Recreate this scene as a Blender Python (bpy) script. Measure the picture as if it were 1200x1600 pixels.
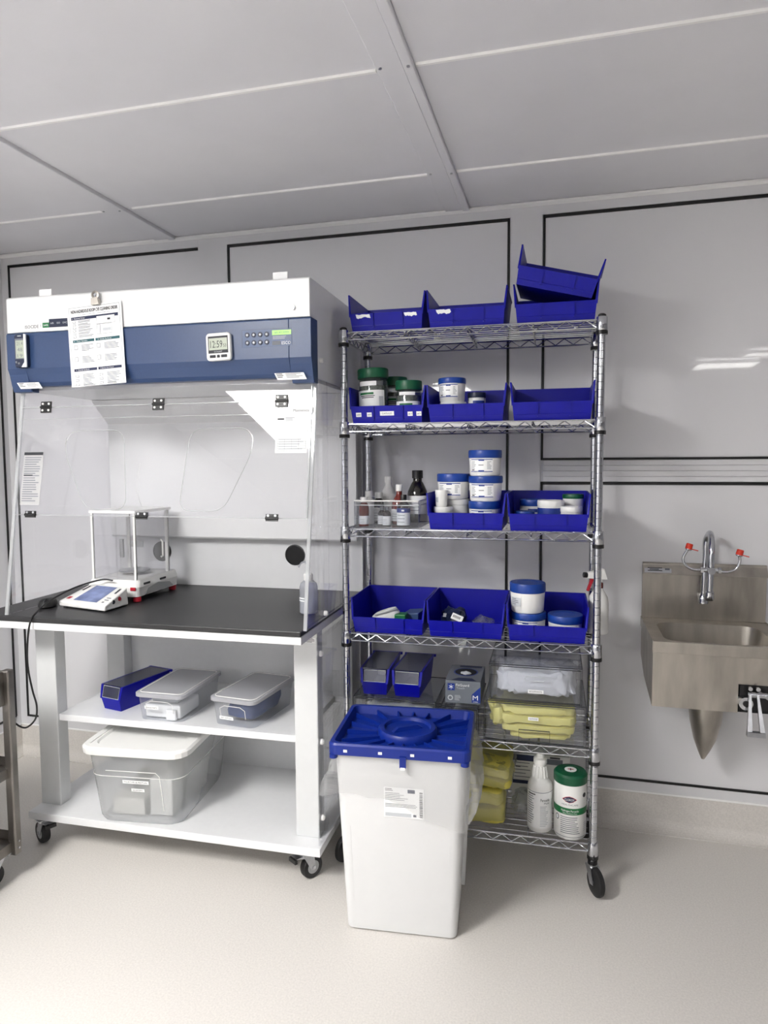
import bpy, math, random
from mathutils import Vector, Matrix, noise
R = math.radians
scene = bpy.context.scene
for o in list(bpy.data.objects):
    bpy.data.objects.remove(o)

# ---------------------------------------------------------------- camera
CAM_H = 1.516
FPX = 1075.5
YAW, PIT, ROL = R(14.848), R(4.214), R(-0.319)
cam_data = bpy.data.cameras.new('camera')
cam = bpy.data.objects.new('camera', cam_data)
scene.collection.objects.link(cam)
cam_data.sensor_fit = 'VERTICAL'
cam_data.sensor_height = 36.0
cam_data.lens = FPX * 36.0 / 1600.0
cam_data.clip_start = 0.02
_f = Vector((-math.sin(YAW) * math.cos(PIT), math.cos(YAW) * math.cos(PIT), -math.sin(PIT)))
_r = Vector((math.cos(YAW), math.sin(YAW), 0))
_u = _r.cross(_f)
_r2 = _r * math.cos(ROL) + _u * math.sin(ROL)
_u2 = _u * math.cos(ROL) - _r * math.sin(ROL)
_m = Matrix((_r2, _u2, -_f)).transposed().to_4x4()
_m.translation = Vector((0, 0, CAM_H))
cam.matrix_world = _m
scene.camera = cam

# ---------------------------------------------------------------- world, exposure
world = bpy.data.worlds.new('world')
scene.world = world
world.use_nodes = True
world.node_tree.nodes['Background'].inputs[0].default_value = (0.8, 0.85, 1, 1)
world.node_tree.nodes['Background'].inputs[1].default_value = 0.02
vs = scene.view_settings
vs.view_transform = 'Standard'
vs.look = 'None'
vs.gamma = 1.0
vs.use_curve_mapping = False
vs.exposure = 0.44
scene.cycles.transparent_max_bounces = 24
scene.cycles.max_bounces = 10
scene.cycles.caustics_reflective = False
scene.cycles.caustics_refractive = False

# ceiling luminaires and one added fill panel: centre x, y, size x, y, strength (built below as objects)
LIGHTS = [(-1.72, 0.0, 0.58, 1.12, 44.0, 'ceiling light panel nearest the fume hood'),
          (-1.62, -3.98, 0.58, 1.12, 20.0, 'added fill light panel on the ceiling far behind the camera'),  # added frontal fill, placed so its mirror image stays hidden
          (1.62, -2.30, 0.58, 0.46, 9.0, 'small ceiling light panel behind the camera on the right'),
          (2.15, -1.53, 1.00, 0.20, 9.0, 'narrow ceiling light strip behind the camera on the right')]

# ---------------------------------------------------------------- helpers
COL = scene.collection

def lin(c):
    def g(v):
        v /= 255.0
        return v / 12.92 if v <= 0.04045 else ((v + 0.055) / 1.055) ** 2.4
    return (g(c[0]), g(c[1]), g(c[2]), 1.0)

MATS = {}

def mat(name, col, rough=0.5, metal=0.0, spec=0.5, var=None, bump=None, emit=0.0, coat=0.0, stretch=None):
    m = bpy.data.materials.new(name)
    m.use_nodes = True
    nt = m.node_tree
    b = nt.nodes['Principled BSDF']
    c = lin(col)
    b.inputs['Base Color'].default_value = c
    b.inputs['Roughness'].default_value = rough
    b.inputs['Metallic'].default_value = metal
    b.inputs['Specular IOR Level'].default_value = spec
    b.inputs['Coat Weight'].default_value = coat
    if emit:
        b.inputs['Emission Color'].default_value = c
        b.inputs['Emission Strength'].default_value = emit
    tc = mp = None
    if var or bump:
        tc = nt.nodes.new('ShaderNodeTexCoord')
        mp = nt.nodes.new('ShaderNodeMapping')
        nt.links.new(tc.outputs['Object'], mp.inputs['Vector'])
        if stretch:
            mp.inputs['Scale'].default_value = stretch
    if var:
        n = nt.nodes.new('ShaderNodeTexNoise')
        n.inputs['Scale'].default_value = var[0]
        n.inputs['Detail'].default_value = 4
        nt.links.new(mp.outputs[0], n.inputs['Vector'])
        r = nt.nodes.new('ShaderNodeValToRGB')
        a = var[1]
        r.color_ramp.elements[0].position = 0.3
        r.color_ramp.elements[1].position = 0.7
        r.color_ramp.elements[0].color = (c[0] * (1 - a), c[1] * (1 - a), c[2] * (1 - a), 1)
        r.color_ramp.elements[1].color = (min(1, c[0] * (1 + a)), min(1, c[1] * (1 + a)), min(1, c[2] * (1 + a)), 1)
        nt.links.new(n.outputs['Fac'], r.inputs[0])
        nt.links.new(r.outputs[0], b.inputs['Base Color'])
    if bump:
        n = nt.nodes.new('ShaderNodeTexNoise')
        n.inputs['Scale'].default_value = bump[0]
        n.inputs['Detail'].default_value = 3
        nt.links.new(mp.outputs[0], n.inputs['Vector'])
        bp = nt.nodes.new('ShaderNodeBump')
        bp.inputs['Strength'].default_value = bump[1]
        bp.inputs['Distance'].default_value = bump[2] if len(bump) > 2 else 0.002
        nt.links.new(n.outputs['Fac'], bp.inputs['Height'])
        nt.links.new(bp.outputs[0], b.inputs['Normal'])
    MATS[name] = m
    return m

def clear(name, tint=(255, 255, 255), rough=0.03, milk=0.0, milkcol=(235, 238, 240), base=0.0, bump=None, ior=1.45):
    """thin clear plastic: straight-through transparency, a surface gloss by Fresnel, some milky scatter"""
    m = bpy.data.materials.new(name)
    m.use_nodes = True
    nt = m.node_tree
    for n in list(nt.nodes):
        nt.nodes.remove(n)
    out = nt.nodes.new('ShaderNodeOutputMaterial')
    tr = nt.nodes.new('ShaderNodeBsdfTransparent')
    tr.inputs[0].default_value = lin(tint)
    df = nt.nodes.new('ShaderNodeBsdfDiffuse')
    df.inputs[0].default_value = lin(milkcol)
    tl = nt.nodes.new('ShaderNodeBsdfTranslucent')
    tl.inputs[0].default_value = lin(milkcol)
    md = nt.nodes.new('ShaderNodeMixShader')
    md.inputs[0].default_value = 0.45
    nt.links.new(df.outputs[0], md.inputs[1])
    nt.links.new(tl.outputs[0], md.inputs[2])
    m1 = nt.nodes.new('ShaderNodeMixShader')
    m1.inputs[0].default_value = milk
    nt.links.new(tr.outputs[0], m1.inputs[1])
    nt.links.new(md.outputs[0], m1.inputs[2])
    gl = nt.nodes.new('ShaderNodeBsdfGlossy')
    gl.inputs['Roughness'].default_value = rough
    # Schlick reflectance, the same from both faces of the thin sheet
    lw = nt.nodes.new('ShaderNodeLayerWeight')
    pw_ = nt.nodes.new('ShaderNodeMath')
    pw_.operation = 'POWER'
    nt.links.new(lw.outputs['Facing'], pw_.inputs[0])
    pw_.inputs[1].default_value = 5.0
    ad = nt.nodes.new('ShaderNodeMath')
    ad.operation = 'MULTIPLY_ADD'
    ad.use_clamp = True
    nt.links.new(pw_.outputs[0], ad.inputs[0])
    ad.inputs[1].default_value = 0.9 - base
    ad.inputs[2].default_value = 0.02 + base
    m2 = nt.nodes.new('ShaderNodeMixShader')
    nt.links.new(ad.outputs[0], m2.inputs[0])
    nt.links.new(m1.outputs[0], m2.inputs[1])
    nt.links.new(gl.outputs[0], m2.inputs[2])
    nt.links.new(m2.outputs[0], out.inputs[0])
    if bump:
        tc = nt.nodes.new('ShaderNodeTexCoord')
        n = nt.nodes.new('ShaderNodeTexNoise')
        n.inputs['Scale'].default_value = bump[0]
        nt.links.new(tc.outputs['Object'], n.inputs['Vector'])
        bp = nt.nodes.new('ShaderNodeBump')
        bp.inputs['Strength'].default_value = bump[1]
        bp.inputs['Distance'].default_value = 0.004
        nt.links.new(n.outputs['Fac'], bp.inputs['Height'])
        nt.links.new(bp.outputs[0], gl.inputs['Normal'])
    MATS[name] = m
    return m

_TXT = {}

def text_geo(s):
    if s not in _TXT:
        c = bpy.data.curves.new('glyphs', 'FONT')
        c.body = s
        c.size = 1.0
        c.resolution_u = 2
        o = bpy.data.objects.new('glyphs', c)
        me = bpy.data.meshes.new_from_object(o)
        vs_ = [tuple(v.co[:2]) for v in me.vertices]
        fs = [tuple(p.vertices) for p in me.polygons]
        bpy.data.objects.remove(o)
        bpy.data.curves.remove(c)
        bpy.data.meshes.remove(me)
        xs = [v[0] for v in vs_] or [0, 1]
        ys = [v[1] for v in vs_] or [0, 1]
        _TXT[s] = (vs_, fs, min(xs), max(xs), min(ys), max(ys))
    return _TXT[s]


class MB:
    """collects shapes; build() links them as ONE mesh object"""

    def __init__(s):
        s.v, s.f, s.m, s.s, s.mats = [], [], [], [], []

    def add(s, verts, faces, mt, smooth=False):
        if mt not in s.mats:
            s.mats.append(mt)
        k = s.mats.index(mt)
        n = len(s.v)
        s.v += [tuple(p) for p in verts]
        for f in faces:
            s.f.append(tuple(i + n for i in f))
            s.m.append(k)
            s.s.append(smooth)
        return s

    def hexa(s, p, mt):
        return s.add(p, [(0, 3, 2, 1), (4, 5, 6, 7), (0, 1, 5, 4), (1, 2, 6, 5), (2, 3, 7, 6), (3, 0, 4, 7)], mt)

    def box(s, x0, x1, y0, y1, z0, z1, mt):
        return s.hexa([(x0, y0, z0), (x1, y0, z0), (x1, y1, z0), (x0, y1, z0), (x0, y0, z1), (x1, y0, z1), (x1, y1, z1), (x0, y1, z1)], mt)

    def cyl(s, p0, p1, r0, mt, r1=None, n=14, caps=True):
        p0, p1 = Vector(p0), Vector(p1)
        r1 = r0 if r1 is None else r1
        d = (p1 - p0).normalized()
        a = d.orthogonal().normalized()
        b = d.cross(a)
        vv = []
        for p, r in ((p0, r0), (p1, r1)):
            for i in range(n):
                t = 2 * math.pi * i / n
                vv.append(p + a * (r * math.cos(t)) + b * (r * math.sin(t)))
        ff = [(i, (i + 1) % n, n + (i + 1) % n, n + i) for i in range(n)]
        s.add(vv, ff, mt, True)
        if caps:
            s.add(vv, [tuple(range(n - 1, -1, -1)), tuple(range(n, 2 * n))], mt)
        return s

    def tube(s, pts, r, mt, n=8, closed=False, caps=True):
        pts = [Vector(p) for p in pts]
        m = len(pts)
        vv = []
        prev = None
        for i, p in enumerate(pts):
            if closed:
                d = (pts[(i + 1) % m] - pts[i - 1]).normalized()
            else:
                d = (pts[min(i + 1, m - 1)] - pts[max(i - 1, 0)]).normalized()
            if prev is None:
                a = d.orthogonal().normalized()
            else:
                a = (prev - d * prev.dot(d))
                a = a.normalized() if a.length > 1e-6 else d.orthogonal().normalized()
            prev = a
            b = d.cross(a)
            rr = r[i] if isinstance(r, (list, tuple)) else r
            for k in range(n):
                t = 2 * math.pi * k / n
                vv.append(p + a * (rr * math.cos(t)) + b * (rr * math.sin(t)))
        ff = []
        for i in range(m if closed else m - 1):
            j = (i + 1) % m
            for k in range(n):
                l = (k + 1) % n
                ff.append((i * n + k, i * n + l, j * n + l, j * n + k))
        s.add(vv, ff, mt, True)
        if caps and not closed:
            s.add(vv, [tuple(range(n - 1, -1, -1)), tuple(range((m - 1) * n, m * n))], mt)
        return s

    def lathe(s, prof, mt, n=28, c=(0, 0, 0), caps=True, sx=1.0, sy=1.0):
        vv = []
        for r, z in prof:
            for i in range(n):
                t = 2 * math.pi * i / n
                vv.append((c[0] + r * math.cos(t) * sx, c[1] + r * math.sin(t) * sy, c[2] + z))
        ff = []
        for j in range(len(prof) - 1):
            for i in range(n):
                k = (i + 1) % n
                ff.append((j * n + i, j * n + k, (j + 1) * n + k, (j + 1) * n + i))
        s.add(vv, ff, mt, True)
        if caps:
            s.add(vv, [tuple(range(n - 1, -1, -1)), tuple(range((len(prof) - 1) * n, len(prof) * n))], mt)
        return s

    def prism(s, poly, axis, a0, a1, mt):
        def P(u, v, w):
            return {'x': (w, u, v), 'y': (u, w, v), 'z': (u, v, w)}[axis]
        n = len(poly)
        vv = [P(u, v, a0) for u, v in poly] + [P(u, v, a1) for u, v in poly]
        ff = [tuple(range(n - 1, -1, -1)), tuple(range(n, 2 * n))] + [(i, (i + 1) % n, n + (i + 1) % n, n + i) for i in range(n)]
        return s.add(vv, ff, mt)

    def wrap(s, r, a0, a1, z0, z1, mt, c=(0, 0), n=None, r1=None):
        """patch on a cylinder; angle 0 faces -y, degrees grow to +x"""
        n = n or max(2, int(abs(a1 - a0) / 9))
        vv = []
        for z, rr in ((z0, r), (z1, r if r1 is None else r1)):
            for i in range(n + 1):
                t = R(a0 + (a1 - a0) * i / n)
                vv.append((c[0] + rr * math.sin(t), c[1] - rr * math.cos(t), z))
        return s.add(vv, [(i, i + 1, n + 2 + i, n + 1 + i) for i in range(n)], mt, True)

    def text(s, t, h, mt, fn, cx=0.0, cy=0.0, w=None):
        """text of cap height about h centred at (cx, cy) in the (u, v) plane mapped by fn"""
        vv, ff, x0, x1, y0, y1 = text_geo(t)
        k = h / 0.72
        kx = k if w is None else w / max(1e-6, (x1 - x0))
        mx, my = (x0 + x1) / 2, 0.36
        s.add([fn(cx + (x - mx) * kx, cy + (y - my) * k) for x, y in vv], ff, mt)
        return s

    def loft(s, rings, mt, caps=(True, True), smooth=True):
        n = len(rings[0])
        vv = [p for r in rings for p in r]
        ff = []
        for j in range(len(rings) - 1):
            for i in range(n):
                k = (i + 1) % n
                ff.append((j * n + i, j * n + k, (j + 1) * n + k, (j + 1) * n + i))
        s.add(vv, ff, mt, smooth)
        if caps[0]:
            s.add(rings[0], [tuple(range(n - 1, -1, -1))], mt)
        if caps[1]:
            s.add(rings[-1], [tuple(range(n))], mt)
        return s

    def mesh(s, name):
        me = bpy.data.meshes.new(name)
        me.from_pydata(s.v, [], s.f)
        for mt in s.mats:
            me.materials.append(MATS[mt])
        me.polygons.foreach_set('material_index', s.m)
        me.polygons.foreach_set('use_smooth', s.s)
        me.update()
        if any(s.s):
            me.set_sharp_from_angle(angle=R(38))
        return me

    def build(s, name, parent=None, loc=(0, 0, 0), rot=(0, 0, 0), bevel=0.0, seg=2, solid=0.0):
        return link(name, s.mesh(name), parent, loc, rot, bevel, seg, solid)


def link(name, me, parent=None, loc=(0, 0, 0), rot=(0, 0, 0), bevel=0.0, seg=2, solid=0.0):
    o = bpy.data.objects.new(name, me)
    COL.objects.link(o)
    o.parent = parent
    o.location = loc
    o.rotation_euler = rot
    if solid:
        d = o.modifiers.new('solid', 'SOLIDIFY')
        d.thickness = solid
        d.offset = -1
        d.use_even_offset = True
    if bevel:
        d = o.modifiers.new('bevel', 'BEVEL')
        d.width = bevel
        d.segments = seg
        d.limit_method = 'ANGLE'
        d.angle_limit = R(40)
    return o


def rrect(x0, x1, y0, y1, r, z, n=5):
    out = []
    for cx, cy, a in ((x1 - r, y0 + r, -90), (x1 - r, y1 - r, 0), (x0 + r, y1 - r, 90), (x0 + r, y0 + r, 180)):
        for i in range(n):
            t = R(a + 90.0 * i / (n - 1))
            out.append((cx + r * math.cos(t), cy + r * math.sin(t), z))
    return out


def thing(name, label, cat, loc, rz=0.0, group=None, rot=None):
    o = bpy.data.objects.new(name, None)
    o.empty_display_size = 0.05
    COL.objects.link(o)
    o.location = loc
    o.rotation_euler = rot if rot else (0, 0, rz)
    tag(o, label, cat, group)
    return o


def tag(o, label, cat, group=None):
    o['label'] = label
    o['category'] = cat
    if group:
        o['group'] = group
    return o


def struct(o):
    o['kind'] = 'structure'
    return o


def spline(pts, n=8):
    """Catmull-Rom through the points"""
    pts = [Vector(p) for p in pts]
    out = []
    for i in range(len(pts) - 1):
        p0, p1, p2, p3 = pts[max(i - 1, 0)], pts[i], pts[i + 1], pts[min(i + 2, len(pts) - 1)]
        for k in range(n):
            t = k / n
            out.append(0.5 * ((2 * p1) + (p2 - p0) * t + (2 * p0 - 5 * p1 + 4 * p2 - p3) * t * t + (3 * p1 - p0 - 3 * p2 + p3) * t ** 3))
    out.append(pts[-1])
    return out


def flat(y):
    return lambda u, v: (u, y, v)


def lines(m, rnd, x0, x1, z0, z1, step, h, mt, fn, ragged=True):
    """rows of print too small to read"""
    z = z1
    while z - h > z0:
        e = x1 - (rnd.random() * 0.4 * (x1 - x0) if ragged else 0)
        m.add([fn(x0, z - h), fn(e, z - h), fn(e, z), fn(x0, z)], [(0, 1, 2, 3)], mt)
        z -= step


def rect(m, x0, x1, z0, z1, mt, fn):
    m.add([fn(x0, z0), fn(x1, z0), fn(x1, z1), fn(x0, z1)], [(0, 1, 2, 3)], mt)


def crumple(m, x0, x1, y0, y1, z0, z1, mt, seed, amp=0.01, freq=18, nx=18, ny=12, pw=0.45, nz=8, floor_flat=True):
    """a rumpled soft bundle filling a box (squared ellipsoid with folds)"""
    cx, cy, cz = (x0 + x1) / 2, (y0 + y1) / 2, (z0 + z1) / 2
    hx, hy, hz = (x1 - x0) / 2, (y1 - y0) / 2, (z1 - z0) / 2
    sg = lambda v, e: math.copysign(abs(v) ** e, v)
    NU, NV = nx * 2, ny
    vv = []
    for j in range(NV + 1):
        ph = -math.pi / 2 + math.pi * j / NV
        for i in range(NU):
            th = 2 * math.pi * i / NU
            x = hx * sg(math.cos(ph), pw) * sg(math.cos(th), pw)
            y = hy * sg(math.cos(ph), pw) * sg(math.sin(th), pw)
            z = hz * sg(math.sin(ph), pw)
            p = Vector((cx + x, cy + y, cz + z))
            q = Vector((p.x * freq + seed, p.y * freq, p.z * freq))
            d = (abs(noise.noise(q)) * 2 - 0.55) * amp + noise.noise(q * 2.3) * amp * 0.5
            nrm = Vector((x / hx, y / hy, z / hz)).normalized()
            p += nrm * (d - amp * 0.4)
            if floor_flat and p.z < z0:
                p.z = z0
            vv.append(p)
    ff = []
    for j in range(NV):
        for i in range(NU):
            k = (i + 1) % NU
            ff.append((j * NU + i, j * NU + k, (j + 1) * NU + k, (j + 1) * NU + i))
    m.add(vv, ff, mt, True)
    return m

# ---------------------------------------------------------------- materials
mat('wall_white', (227, 227, 230), 0.03, spec=0.5, var=(1.5, 0.012))
mat('far_wall', (176, 176, 180), 0.25, var=(2, 0.02))
mat('frame_white', (221, 221, 224), 0.35, var=(3, 0.015))
mat('ceiling_white', (232, 232, 237), 0.42, var=(6, 0.015), bump=(180, 0.05, 0.0006))
mat('trim_white', (250, 250, 250), 0.32)
mat('gasket_black', (10, 10, 12), 0.45)
mat('floor_vinyl', (217, 213, 208), 0.46, var=(170, 0.075), bump=(120, 0.06, 0.0008))
mat('white_laminate', (233, 234, 236), 0.30, var=(40, 0.012), bump=(300, 0.03, 0.0004))
mat('white_powder', (236, 237, 238), 0.33, var=(20, 0.008))
mat('leg_grey', (214, 216, 217), 0.32, var=(30, 0.012))
mat('black_top', (40, 40, 42), 0.42, var=(220, 0.14), bump=(300, 0.1, 0.0006))
mat('black_plastic', (18, 18, 20), 0.4)
mat('rubber', (28, 28, 30), 0.6, var=(60, 0.1))
mat('fascia_blue', (46, 68, 108), 0.36, var=(150, 0.04), bump=(400, 0.06, 0.0004))
mat('navy', (24, 34, 62), 0.4)
mat('panel_blue', (58, 80, 120), 0.4)
mat('bin_blue', (3, 6, 152), 0.40, spec=0.32, var=(30, 0.06), bump=(160, 0.03, 0.0006))
mat('lid_blue', (20, 62, 148), 0.36, var=(60, 0.06))
mat('waste_blue', (9, 40, 134), 0.38, spec=0.4, var=(40, 0.05))
mat('chrome', (196, 198, 203), 0.13, metal=1.0)
mat('zinc', (190, 192, 196), 0.28, metal=1.0, var=(60, 0.08))
mat('steel', (176, 171, 163), 0.36, metal=1.0, var=(5, 0.22), stretch=(3, 3, .7), bump=(260, 0.04, 0.0004))
mat('steel_cart', (138, 134, 130), 0.36, metal=1.0, var=(9, 0.16), bump=(200, 0.04, 0.0004))
mat('white_plastic', (238, 238, 236), 0.36, var=(40, 0.008))
mat('grey_plastic', (166, 168, 170), 0.45)
mat('bin_white', (222, 223, 224), 0.4, var=(20, 0.008))
mat('red_plastic', (176, 26, 44), 0.4)
mat('red_cap', (204, 52, 30), 0.45)
mat('green_lid', (8, 84, 54), 0.4, var=(60, 0.06))
mat('green_band', (20, 110, 60), 0.45)
mat('paper', (246, 247, 248), 0.6)
mat('ink', (42, 44, 50), 0.6)
mat('ink_grey', (112, 116, 124), 0.6)
mat('ink_light', (196, 200, 205), 0.6)
mat('ink_navy', (30, 40, 74), 0.6)
mat('ink_teal', (28, 84, 92), 0.6)
mat('label_blue', (30, 56, 140), 0.45)
mat('screen_blue', (120, 134, 178), 0.15, var=(22, 0.3))
mat('lcd', (176, 184, 168), 0.25)
mat('lcd_green', (120, 196, 40), 0.3, emit=0.25)
mat('amber', (34, 16, 8), 0.12, coat=0.5)
mat('amber_red', (104, 24, 14), 0.15, coat=0.4)
mat('dark_bottle', (16, 12, 10), 0.12, coat=0.5)
mat('glove_grey', (112, 118, 126), 0.5, var=(30, 0.02))
mat('box_white', (226, 226, 222), 0.6)
mat('gown_yellow', (232, 220, 104), 0.75, var=(16, 0.06), bump=(60, 0.25, 0.003))
mat('gown_pale', (240, 232, 140), 0.7, var=(16, 0.05), bump=(50, 0.25, 0.003))
mat('bouffant', (224, 226, 232), 0.8, var=(18, 0.06), bump=(50, 0.5, 0.004))
mat('blue_wrap', (28, 62, 120), 0.6, var=(14, 0.25))
mat('tissue', (226, 228, 226), 0.8, var=(20, 0.05))
mat('beige', (214, 208, 196), 0.6)
mat('capsules', (120, 122, 118), 0.45, var=(120, 0.55), bump=(110, 0.6, 0.003))
mat('dark_slot', (14, 14, 16), 0.7)
mat('clog_red', (160, 30, 50), 0.5)
clear('acrylic', (253, 253, 254), 0.012, milk=0.012, base=0.02)
clear('acrylic_edge', (240, 242, 243), 0.1, milk=0.50, milkcol=(244, 246, 247), base=0.05)
clear('glass', (253, 253, 254), 0.01, milk=0.012, base=0.04)
clear('drawer_clear', (246, 247, 249), 0.05, milk=0.02, base=0.02)
mat('drawer_edge', (52, 54, 60), 0.25)
clear('tub_clear', (248, 248, 249), 0.15, milk=0.34, milkcol=(232, 234, 236), base=0.02)
clear('lid_cloudy', (240, 240, 242), 0.25, milk=0.80, milkcol=(214, 215, 220), base=0.02)
clear('box_clear', (246, 247, 249), 0.08, milk=0.14, milkcol=(226, 228, 232), base=0.03)
clear('lid_film', (190, 196, 214), 0.12, milk=0.30, milkcol=(120, 124, 150), base=0.05)
clear('liner_film', (250, 250, 250), 0.25, milk=0.24, milkcol=(244, 245, 246), base=0.03, bump=(30, 1.0))
clear('bag_film', (244, 246, 246), 0.15, milk=0.12, base=0.08, bump=(45, 0.8))
clear('jar_clear', (222, 228, 226), 0.05, milk=0.05, base=0.05)
clear('wash_bottle', (226, 228, 234), 0.25, milk=0.45, milkcol=(226, 228, 234), base=0.02)
clear('film_sheet', (250, 250, 250), 0.2, milk=0.45, milkcol=(244, 244, 244), base=0.01)
mat('light_diffuser', (255, 252, 246), 0.5)

# ================================================================ THE SETTING
X0, X1, Y0, Y1, ZC = -2.75, 4.6, -4.6, 2.92, 2.555

m = MB(); m.box(X0 - .1, X1 + .1, Y0 - .1, Y1 + .1, -.08, 0, 'floor_vinyl'); struct(m.build('floor'))

# back wall: backing, white panels edged by black gaskets, frame strips
m = MB(); m.box(X0 - .1, X1 + .1, Y1 + .006, Y1 + .1, 0, ZC + .1, 'frame_white'); wall = struct(m.build('wall_back'))
PAN = [(-2.705, -1.653, .2018, 2.494, 'LTB'), (-1.498, -.2412, .2018, 2.494, 'LTRB'), (-.099, 1.30, 1.5214, 2.494, 'LTRB'),
       (-.099, 1.30, .2018, 1.4224, 'LTRB'), (1.45, 4.58, .2018, 2.494, 'LTB')]
GW = .0046
for (a, b, c, d, sides) in PAN:
    m = MB(); m.box(a, b, Y1 + .002, Y1 + .008, c, d, 'wall_white'); m.build('wall_panel', wall)
    for k in sides:
        m = MB()
        if k == 'L': m.box(a - GW, a + GW, Y1 - .003, Y1 + .006, c, d, 'gasket_black')
        if k == 'R': m.box(b - GW, b + GW, Y1 - .003, Y1 + .006, c, d, 'gasket_black')
        if k == 'T': m.box(a - GW, b + (GW if 'R' in sides else 0), Y1 - .003, Y1 + .006, d - .006, d + .006, 'gasket_black')
        if k == 'B': m.box(a - GW, b + GW, Y1 - .003, Y1 + .006, c - GW, c + GW, 'gasket_black')
        m.build('gasket', wall)
for a, b in ((-2.75, -2.712), (-1.652, -1.506), (-.234, -.106), (1.308, 1.442)):
    m = MB(); m.box(a, b, Y1, Y1 + .006, .15, ZC, 'frame_white'); m.build('frame_stile', wall)
for a, b in ((-2.712, -1.652), (-1.506, -.234), (-.106, 1.308), (1.442, 4.6)):
    m = MB(); m.box(a, b, Y1 - .001, Y1 + .005, 2.502, ZC, 'frame_white'); m.build('header_rail', wall)
    m = MB(); m.box(a, b, Y1 - .001, Y1 + .005, .156, .196, 'frame_white'); m.build('sill_rail', wall)
for i in range(4):
    z = 1.4285 + i * .0222
    m = MB(); m.box(-.094, 1.30, Y1 - .001, Y1 + .005, z, z + .0212, 'frame_white'); m.build('rail_strip', wall, bevel=.001, seg=1)
m = MB(); m.prism([(Y1, ZC - .002), (Y1 - .012, ZC - .002), (Y1 - .012, ZC - .009), (Y1 - .002, ZC - .018), (Y1, ZC - .018)], 'x', X0, X1, 'trim_white')
struct(m.build('trim_1'))

# left wall
m = MB(); m.box(X0 - .1, X0 - .006, Y0 - .1, Y1 + .1, 0, ZC + .1, 'frame_white'); wl = struct(m.build('wall_left'))
m = MB(); m.box(X0 - .008, X0 - .002, .9, 2.885, .205, 2.494, 'wall_white'); m.build('wall_panel', wl)
m = MB(); m.box(X0 - .008, X0 - .002, -2.9, .76, .205, 2.494, 'wall_white'); m.build('wall_panel', wl)
for q in ((2.8804, 2.8896, .205, 2.494), (.8954, .9046, .205, 2.494), (.9, 2.885, .2004, .2096), (.9, 2.885, 2.488, 2.5)):
    m = MB(); m.box(X0 - .006, X0 + .003, q[0], q[1], q[2], q[3], 'gasket_black'); m.build('gasket', wl)
m = MB(); m.box(X0 - .006, X0, 2.892, Y1, .15, ZC, 'frame_white'); m.build('frame_stile', wl)
m = MB(); m.box(X0 - .006, X0, .9, 2.88, .156, .196, 'frame_white'); m.build('sill_rail', wl)
m = MB(); m.box(X0 - .006, X0, .765, .892, .15, ZC, 'frame_white'); m.build('frame_stile', wl)

# walls behind and beside the camera close the room
m = MB(); m.box(X1, X1 + .1, Y0 - .1, Y1 + .1, 0, ZC + .1, 'far_wall'); struct(m.build('wall_right'))
m = MB(); m.box(X0 - .1, X1 + .1, Y0 - .1, Y0, 0, ZC + .1, 'far_wall'); struct(m.build('wall_front'))

# coved vinyl base running up the walls
def cove(r=.045, h=.152, t=.004):
    p = [(0, h), (-t, h), (-t, r + t)]
    for i in range(1, 9):
        a = R(90.0 * i / 8)
        p.append((-t - r + r * math.cos(a), t + r - r * math.sin(a)))
    p += [(-t - r, 0), (0, 0)]
    return p
m = MB(); m.prism([(Y1 + .004 + u, v) for u, v in cove()], 'x', X0, X1, 'floor_vinyl')
m.box(X0, X1, Y1 - .0035, Y1, .150, .157, 'trim_white'); struct(m.build('baseboard_back'))
m = MB(); m.prism([(X0 - .004 - u, v) for u, v in cove()], 'y', Y0, Y1, 'floor_vinyl')
m.box(X0, X0 + .0035, Y0, Y1, .150, .157, 'trim_white'); struct(m.build('baseboard_left'))

# ceiling: backing, panels, raised bright cross ribs, long battens with screws
m = MB(); m.box(X0 - .1, X1 + .1, Y0 - .1, Y1 + .1, ZC + .012, ZC + .1, 'ceiling_white'); ceil = struct(m.build('ceiling'))
BX = [(-2.75, -1.865), (-1.76, -.50), (-.40, .86), (.965, 2.225), (2.33, 3.59), (3.695, 4.6)]
BY = [2.92, 2.538, 1.846, 1.154, .462, -.23, -.922, -1.614, -2.306, -2.998, -3.69, -4.6]
pmesh = {}
for (a, b) in BX:
    for j in range(len(BY) - 1):
        y1, y0 = BY[j], BY[j + 1]
        m = MB(); m.box(a, b, y0 + .003, y1 - .003, ZC, ZC + .014, 'ceiling_white'); m.build('ceiling_panel', ceil, bevel=.0015, seg=1)
        if j:
            m = MB(); m.prism([(y1 - .007, ZC + .001), (y1 - .0035, ZC - .006), (y1 + .005, ZC - .006), (y1 + .008, ZC + .001)], 'x', a + (.03 if a == -1.76 else .004), b - .004, 'trim_white')
            m.build('cross_rib', ceil)
for (a, b) in ((-1.865, -1.76), (-.50, -.40), (.86, .965), (2.225, 2.33), (3.59, 3.695)):
    m = MB(); m.box(a, a + .072, Y0, Y1 - .012, ZC - .009, ZC + .012, 'ceiling_white'); m.build('batten', ceil, bevel=.002, seg=1)
    m = MB(); m.box(a + .0735, b, Y0, Y1 - .012, ZC - .014, ZC + .012, 'ceiling_white'); m.build('batten', ceil, bevel=.002, seg=1)
    for y in (2.52, 1.825, 1.13):
        for dx in (.012, .088):
            m = MB(); m.cyl((a + dx, y, ZC - (.012 if dx < .05 else .017)), (a + dx, y, ZC - .002), .0045, 'zinc', n=8); m.build('screw', ceil)

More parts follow.
